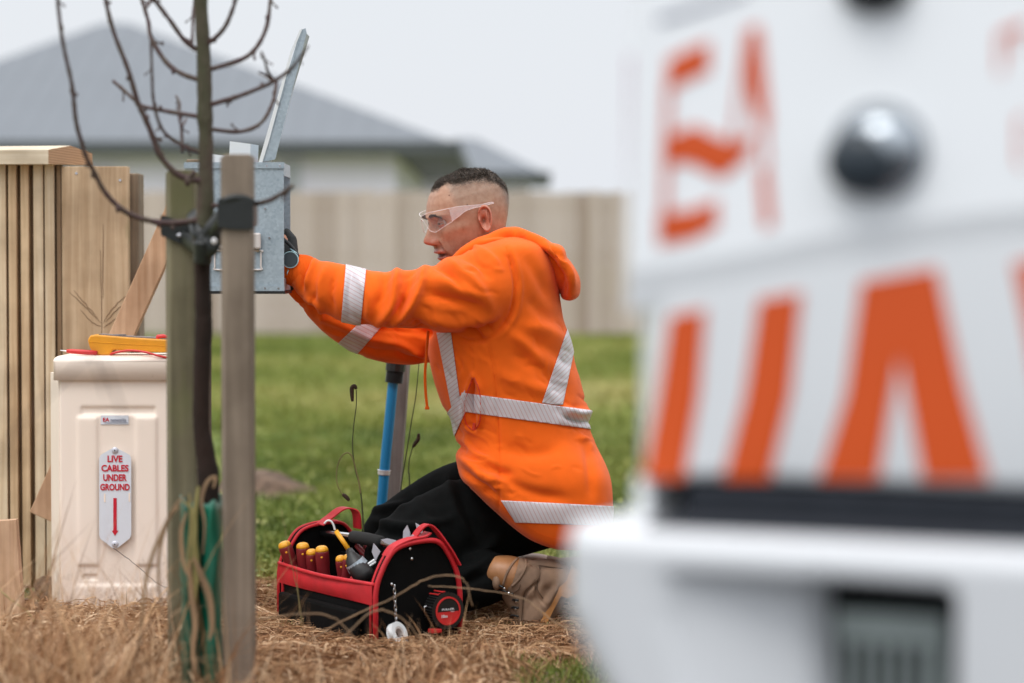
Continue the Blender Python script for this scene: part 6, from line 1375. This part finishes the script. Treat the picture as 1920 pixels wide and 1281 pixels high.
# lower body: recessed and coloured black as the gap's shadow, with a white corner post
loftz([(.42, outline(0, W_=1.60, L_=4.3, w0=.09)), (zt-.002, outline(0, W_=1.60, L_=4.3, w0=.09))], M['van_black'], 'underbody', van)
c = [(u+.0, w) for u, w in ((.0, .05), (.006, .012), (.018, .0), (.024, .004), (.024, .09), (.0, .3))]; loftz([(.5, c), (zt-.003, c)], M['van'], 'corner_post', van)
for u0 in (.0, 1.60): 
    mk('side_skirt', *obox(VV(u0+.06, 2.2, .5), vu, vw, vz, .055, 1.2, .19, .01), M['van'], van)
# raised upper panel whose lower edge is the body crease
cr = [(1180, 508), (1300, 492), (1420, 470), (1560, 440), (1700, 417), (1830, 400), (1990, 384)]; cr2 = [vuz(x, y, .006) for x, y in cr]+[(1.1, vuz(1990, 378, .006)[1]), (1.66, vuz(1300, 492)[1])]
up = [(cr2[-1][0], 1.42), (.02, 1.42)]; m = MB(); ring0 = cr2+up; 
V = [VV(u, -.006, z) for u, z in ring0]+[VV(u+(.008 if i == 0 or i == len(ring0)-1 else 0)*-1, .004, z-(.04 if i < len(cr2) else -.02)) for i, (u, z) in enumerate(ring0)]
n = len(ring0); F = [tuple(range(n))[::-1]]+[(i, (i+1) % n, n+(i+1) % n, n+i) for i in range(n)]; F = [f[::-1] for f in F]
tg_ = mk('tailgate_panel', np.array(V), F, M['van'], van)
# rear window above
mk('rear_window', *prism([VV(.14, .012, 1.47), VV(1.58, .012, 1.47), VV(1.54, .052, 1.80), VV(.18, .052, 1.80)], -vw*.02), M['van_glass'], van)
mk('tailgate_seam', *obox(VV(.87, -.0, 1.452), vu, vw, vz, .8, .004, .004), M['van_black'], van)
for s_, u0 in ((0, -.002), (1, 1.742)):
    for w0 in (1.3, 2.6, 3.5): mk('side_window', *obox(VV(u0+(.03 if s_ == 0 else -.03), w0, 1.53), vu, vw, vz, .012, .42, .17, .01), M['van_glass'], van)
# orange decals
def decal(name, poly, off, k=0, m_='van_orange'):
    pp2 = smooth_pts(poly+poly[:1], k)[:-1] if k else poly; return mk(name, *prism([vp(x, y, off) for x, y in pp2], vw*.001), M[m_], van)
PO = .0075
def rowpoly(top, bot): return top+bot[::-1]
decal('logo_letter', [(1250, 112), (1290, 92), (1330, 78), (1330, 134), (1290, 152), (1250, 172)], PO)
decal('logo_letter', [(1247, 150), (1258, 150), (1250, 450), (1238, 450)], PO+.0012)
decal('logo_letter', [(1244, 252), (1275, 246), (1302, 236), (1328, 248), (1354, 260), (1384, 264), (1412, 256), (1398, 296), (1372, 320), (1350, 334), (1324, 322), (1300, 310), (1274, 306), (1242, 312)], PO, 3)
decal('logo_letter', [(1234, 400), (1300, 392), (1345, 374), (1345, 424), (1300, 450), (1234, 462)], PO)
decal('logo_letter', [(1398, 54), (1424, 48), (1432, 120), (1438, 180), (1442, 240), (1424, 240), (1402, 180), (1394, 120)], PO); decal('logo_letter', [(1398, 62), (1403, 62), (1378, 262), (1371, 262)], PO+.0012)
decal('logo_letter', [(1420, 316), (1440, 314), (1450, 424), (1430, 428)], PO)
decal('logo_letter', [(1427, 240), (1436, 240), (1440, 316), (1432, 318)], PO+.0012)
decal('small_lettering', [(1872, 62), (1925, 40), (1925, 52), (1880, 72), (1880, 135), (1872, 138)], PO); decal('small_lettering', [(1902, 60), (1908, 58), (1908, 98), (1902, 100)], PO)
decal('small_lettering', [(1908, 225), (1922, 215), (1922, 228), (1915, 235), (1915, 300), (1922, 305), (1922, 315), (1908, 305)], PO)
decal('grey_stripe', [(1232, 34), (1300, 14), (1400, -20), (1400, -12), (1302, 24), (1234, 44)], PO, m_='grey_ink')
CO = .0018; yb = 899
decal('chevron', [(1256, 592), (1322, 580), (1310, 740), (1282, yb), (1206, yb), (1234, 740)], CO); decal('chevron', [(1422, 562), (1502, 548), (1482, 740), (1443, yb), (1356, yb), (1396, 740)], CO)
decal('chevron', [(1614, 528), (1690, 514), (1686, 668), (1646, yb), (1536, yb), (1585, 740)], CO); decal('chevron', [(1690, 514), (1756, 502), (1804, 720), (1854, yb), (1730, yb), (1686, 668)], CO)
decal('chevron', [(1900, 494), (1960, 484), (2010, 700), (2060, yb), (1975, yb), (1930, 640)], CO)
for k in range(1, 7): decal('chevron', [(1900+210*k, 494), (1960+210*k, 484), (2010+210*k, 700), (2060+210*k, yb), (1975+210*k, yb), (1930+210*k, 640)], CO)
# chrome badge, a cap coloured as its dark reflection, and the lock above
M['reflection_dark'] = mat('reflection_dark', (.03, .04, .05), .3, spec=.3)
bc = vp(1650, 285, .008); MB_ = np.stack([vu, -vw, vz], 1)
bd_ = mk('badge_boss', *sphere(bc, .043, .030, .040, n=40, M=MB_), M['chrome'], van, smooth=True)
mk('badge_ring', *annulus(bc-vw*.001, vw, .041, .045, .004, 48), M['chrome'], bd_)
mk('reflection_cap', *sphere(bc-vu*.012-vw*.015-vz*.009, .036, .022, .033, n=28, M=MB_), M['reflection_dark'], bd_, smooth=True)  # added dark cap in place of a reflection on the boss
mk('lock_barrel', *sphere(vp(1640, -22, .013), .034, .02, .022, n=24, M=MB_), M['van_black'], van, smooth=True)
# tail lamps
for s_, u0 in ((0, -.008), (1, 1.748)):
    zA, zB = vuz(1180, 470)[1], vuz(1180, 90)[1]; tl = mk('tail_lamp', *obox(VV(u0, .085, (zA+zB)/2), vu, vw, vz, .008, .045, (zB-zA)/2, .006), mat('lamp_lens', (.50, .30, .40), .2, coat=1) if s_ == 0 else bpy.data.materials['lamp_lens'], van, smooth=False)
    mk('reflector', *obox(VV(u0, .085, vuz(1180, 522)[1]), vu, vw, vz, .009, .03, .013, .004), M['tail_red'], tl)
# bumper: moulded face with a recess for the number plate
BO = .13; uL0, zT = vuz(1036, 990, BO); zB = .40; U1 = 1.82
nu, nv = 340, 120; us = np.concatenate([np.linspace(uL0, .42, 260), np.linspace(.42, U1, 81)[1:]]); zs = np.linspace(zB, zT, nv); UU, ZZ = np.meshgrid(us, zs)
def sg_(x, s): return 1/(1+np.exp(-x/s))
D = .0*UU; rr = .05
tL = np.clip(1-(UU-uL0)/rr, 0, 1); D += rr*(1-np.sqrt(np.clip(1-tL**2, 0, 1))); tR = np.clip(1-(U1-UU)/rr, 0, 1); D += rr*(1-np.sqrt(np.clip(1-tR**2, 0, 1)))
tT = np.clip(1-(zT-ZZ)/.022, 0, 1); D += .022*(1-np.sqrt(np.clip(1-tT**2, 0, 1))); tB = np.clip(1-(ZZ-zB)/.12, 0, 1); D += .10*tB**2
uA, zA = vuz(1235, 1078, BO); uB, zB2 = vuz(1498, 1100, BO); uC, zC = vuz(1778, 1118, BO)
line = zA+(zC-zA)*(UU-uA)/(uC-uA); below = sg_(line-ZZ, .0022)*sg_(UU-uA-.01, .006)*sg_(uC-UU, .0022)
D += below*(.012+.035*np.clip((UU-uA)/(uB-uA), 0, 1)+.10*sg_(UU-uB-.01, .006))
# lower left corner sweeps in
sw = np.clip((zT-.075-ZZ)/.2, 0, 1); US = UU+sw**1.2*.12*np.clip(1-(UU-uL0)/.3, 0, 1)
V = (VA+US[..., None]*vu+(D-BO)[..., None]*vw+ZZ[..., None]*vz).reshape(-1, 3); ii = np.arange(len(us)*nv).reshape(nv, len(us))
F = [tuple(f) for f in np.stack([ii[:-1, :-1], ii[:-1, 1:], ii[1:, 1:], ii[1:, :-1]], -1).reshape(-1, 4)]
# returns: top, ends and back so that it is a closed moulding
def back(idx): return [VV((V[k]-VA)@vu*.985+.012, .07, V[k][2]) for k in idx]
Vl = list(V); rim = list(ii[0])+list(ii[1:, -1])+list(ii[-1, :-1][::-1])+list(ii[1:-1, 0][::-1]); b0 = len(Vl); Vl += back(rim); n = len(rim)
F += [(rim[(k+1) % n], rim[k], b0+k, b0+(k+1) % n) for k in range(n)]
bp = mk('bumper', np.array(Vl), F, [M['bumper'], M['van_black']], van, smooth=True)
hole = (sg_(UU-uB-.004, .004)*below > .5).ravel(); hole = np.concatenate([hole, np.zeros(len(Vl)-len(hole), bool)])
bp.data.polygons.foreach_set('material_index', np.array([int(hole[list(f)].all()) for f in F], dtype=np.int32))  # faces inside the plate recess coloured black as its shade
mk('step_pad', *obox(VV((uL0+U1)/2+.02, -.015, zT+.003), vu, vw, vz, (U1-uL0)/2-.06, .085, .004, .002), M['step'], bp)
mk('gap_shadow_strip', *obox(VV(.87, .03, (zT+zt)/2), vu, vw, vz, .80, .05, (zt-zT)/2-.006, .004), M['step'], van)  # black strip standing in for the shadow between tailgate and bumper
pu0, pz0 = vuz(1530, 1281, .05); pu1, pz1 = vuz(1772, 1158, .05)
npl = mk('number_plate', *obox(VV((pu0+pu1)/2, -.04, pz1-.055), vu, vw, vz, (pu1-pu0)/2-.002, .003, .055, .002), M['plate'], bp)
for k in range(6): mk('plate_character', *obox(VV(pu0+.018+k*.0165, -.0445, pz1-.06), vu, vw, vz, .0042, .0008, .032), M['van_black'], npl)
# wheels
for s_, u0 in ((0, .13), (1, 1.61)):
    for w0 in (.85, 3.65):
        c = VV(u0, w0, .34); wh = mk('wheel', *annulus(c, vu, .20, .34, .105, 48), M['tyre'], van); mk('rim', *annulus(c, vu, .04, .198, .08, 40), M['steel'], wh); mk('hub', *cyl(c-vu*.085, c+vu*.085, .06), M['van_black'], wh)
mk('windscreen', *prism([VV(.12, 4.50, 1.25), VV(1.62, 4.50, 1.25), VV(1.56, 4.46, 1.78), VV(.18, 4.46, 1.78)], vw*.03), M['van_glass'], van)
#==END==
for o in list(bpy.data.objects):
    if '_w' in o: del o['_w']
for me in list(bpy.data.meshes):
    if me.users == 0: bpy.data.meshes.remove(me)
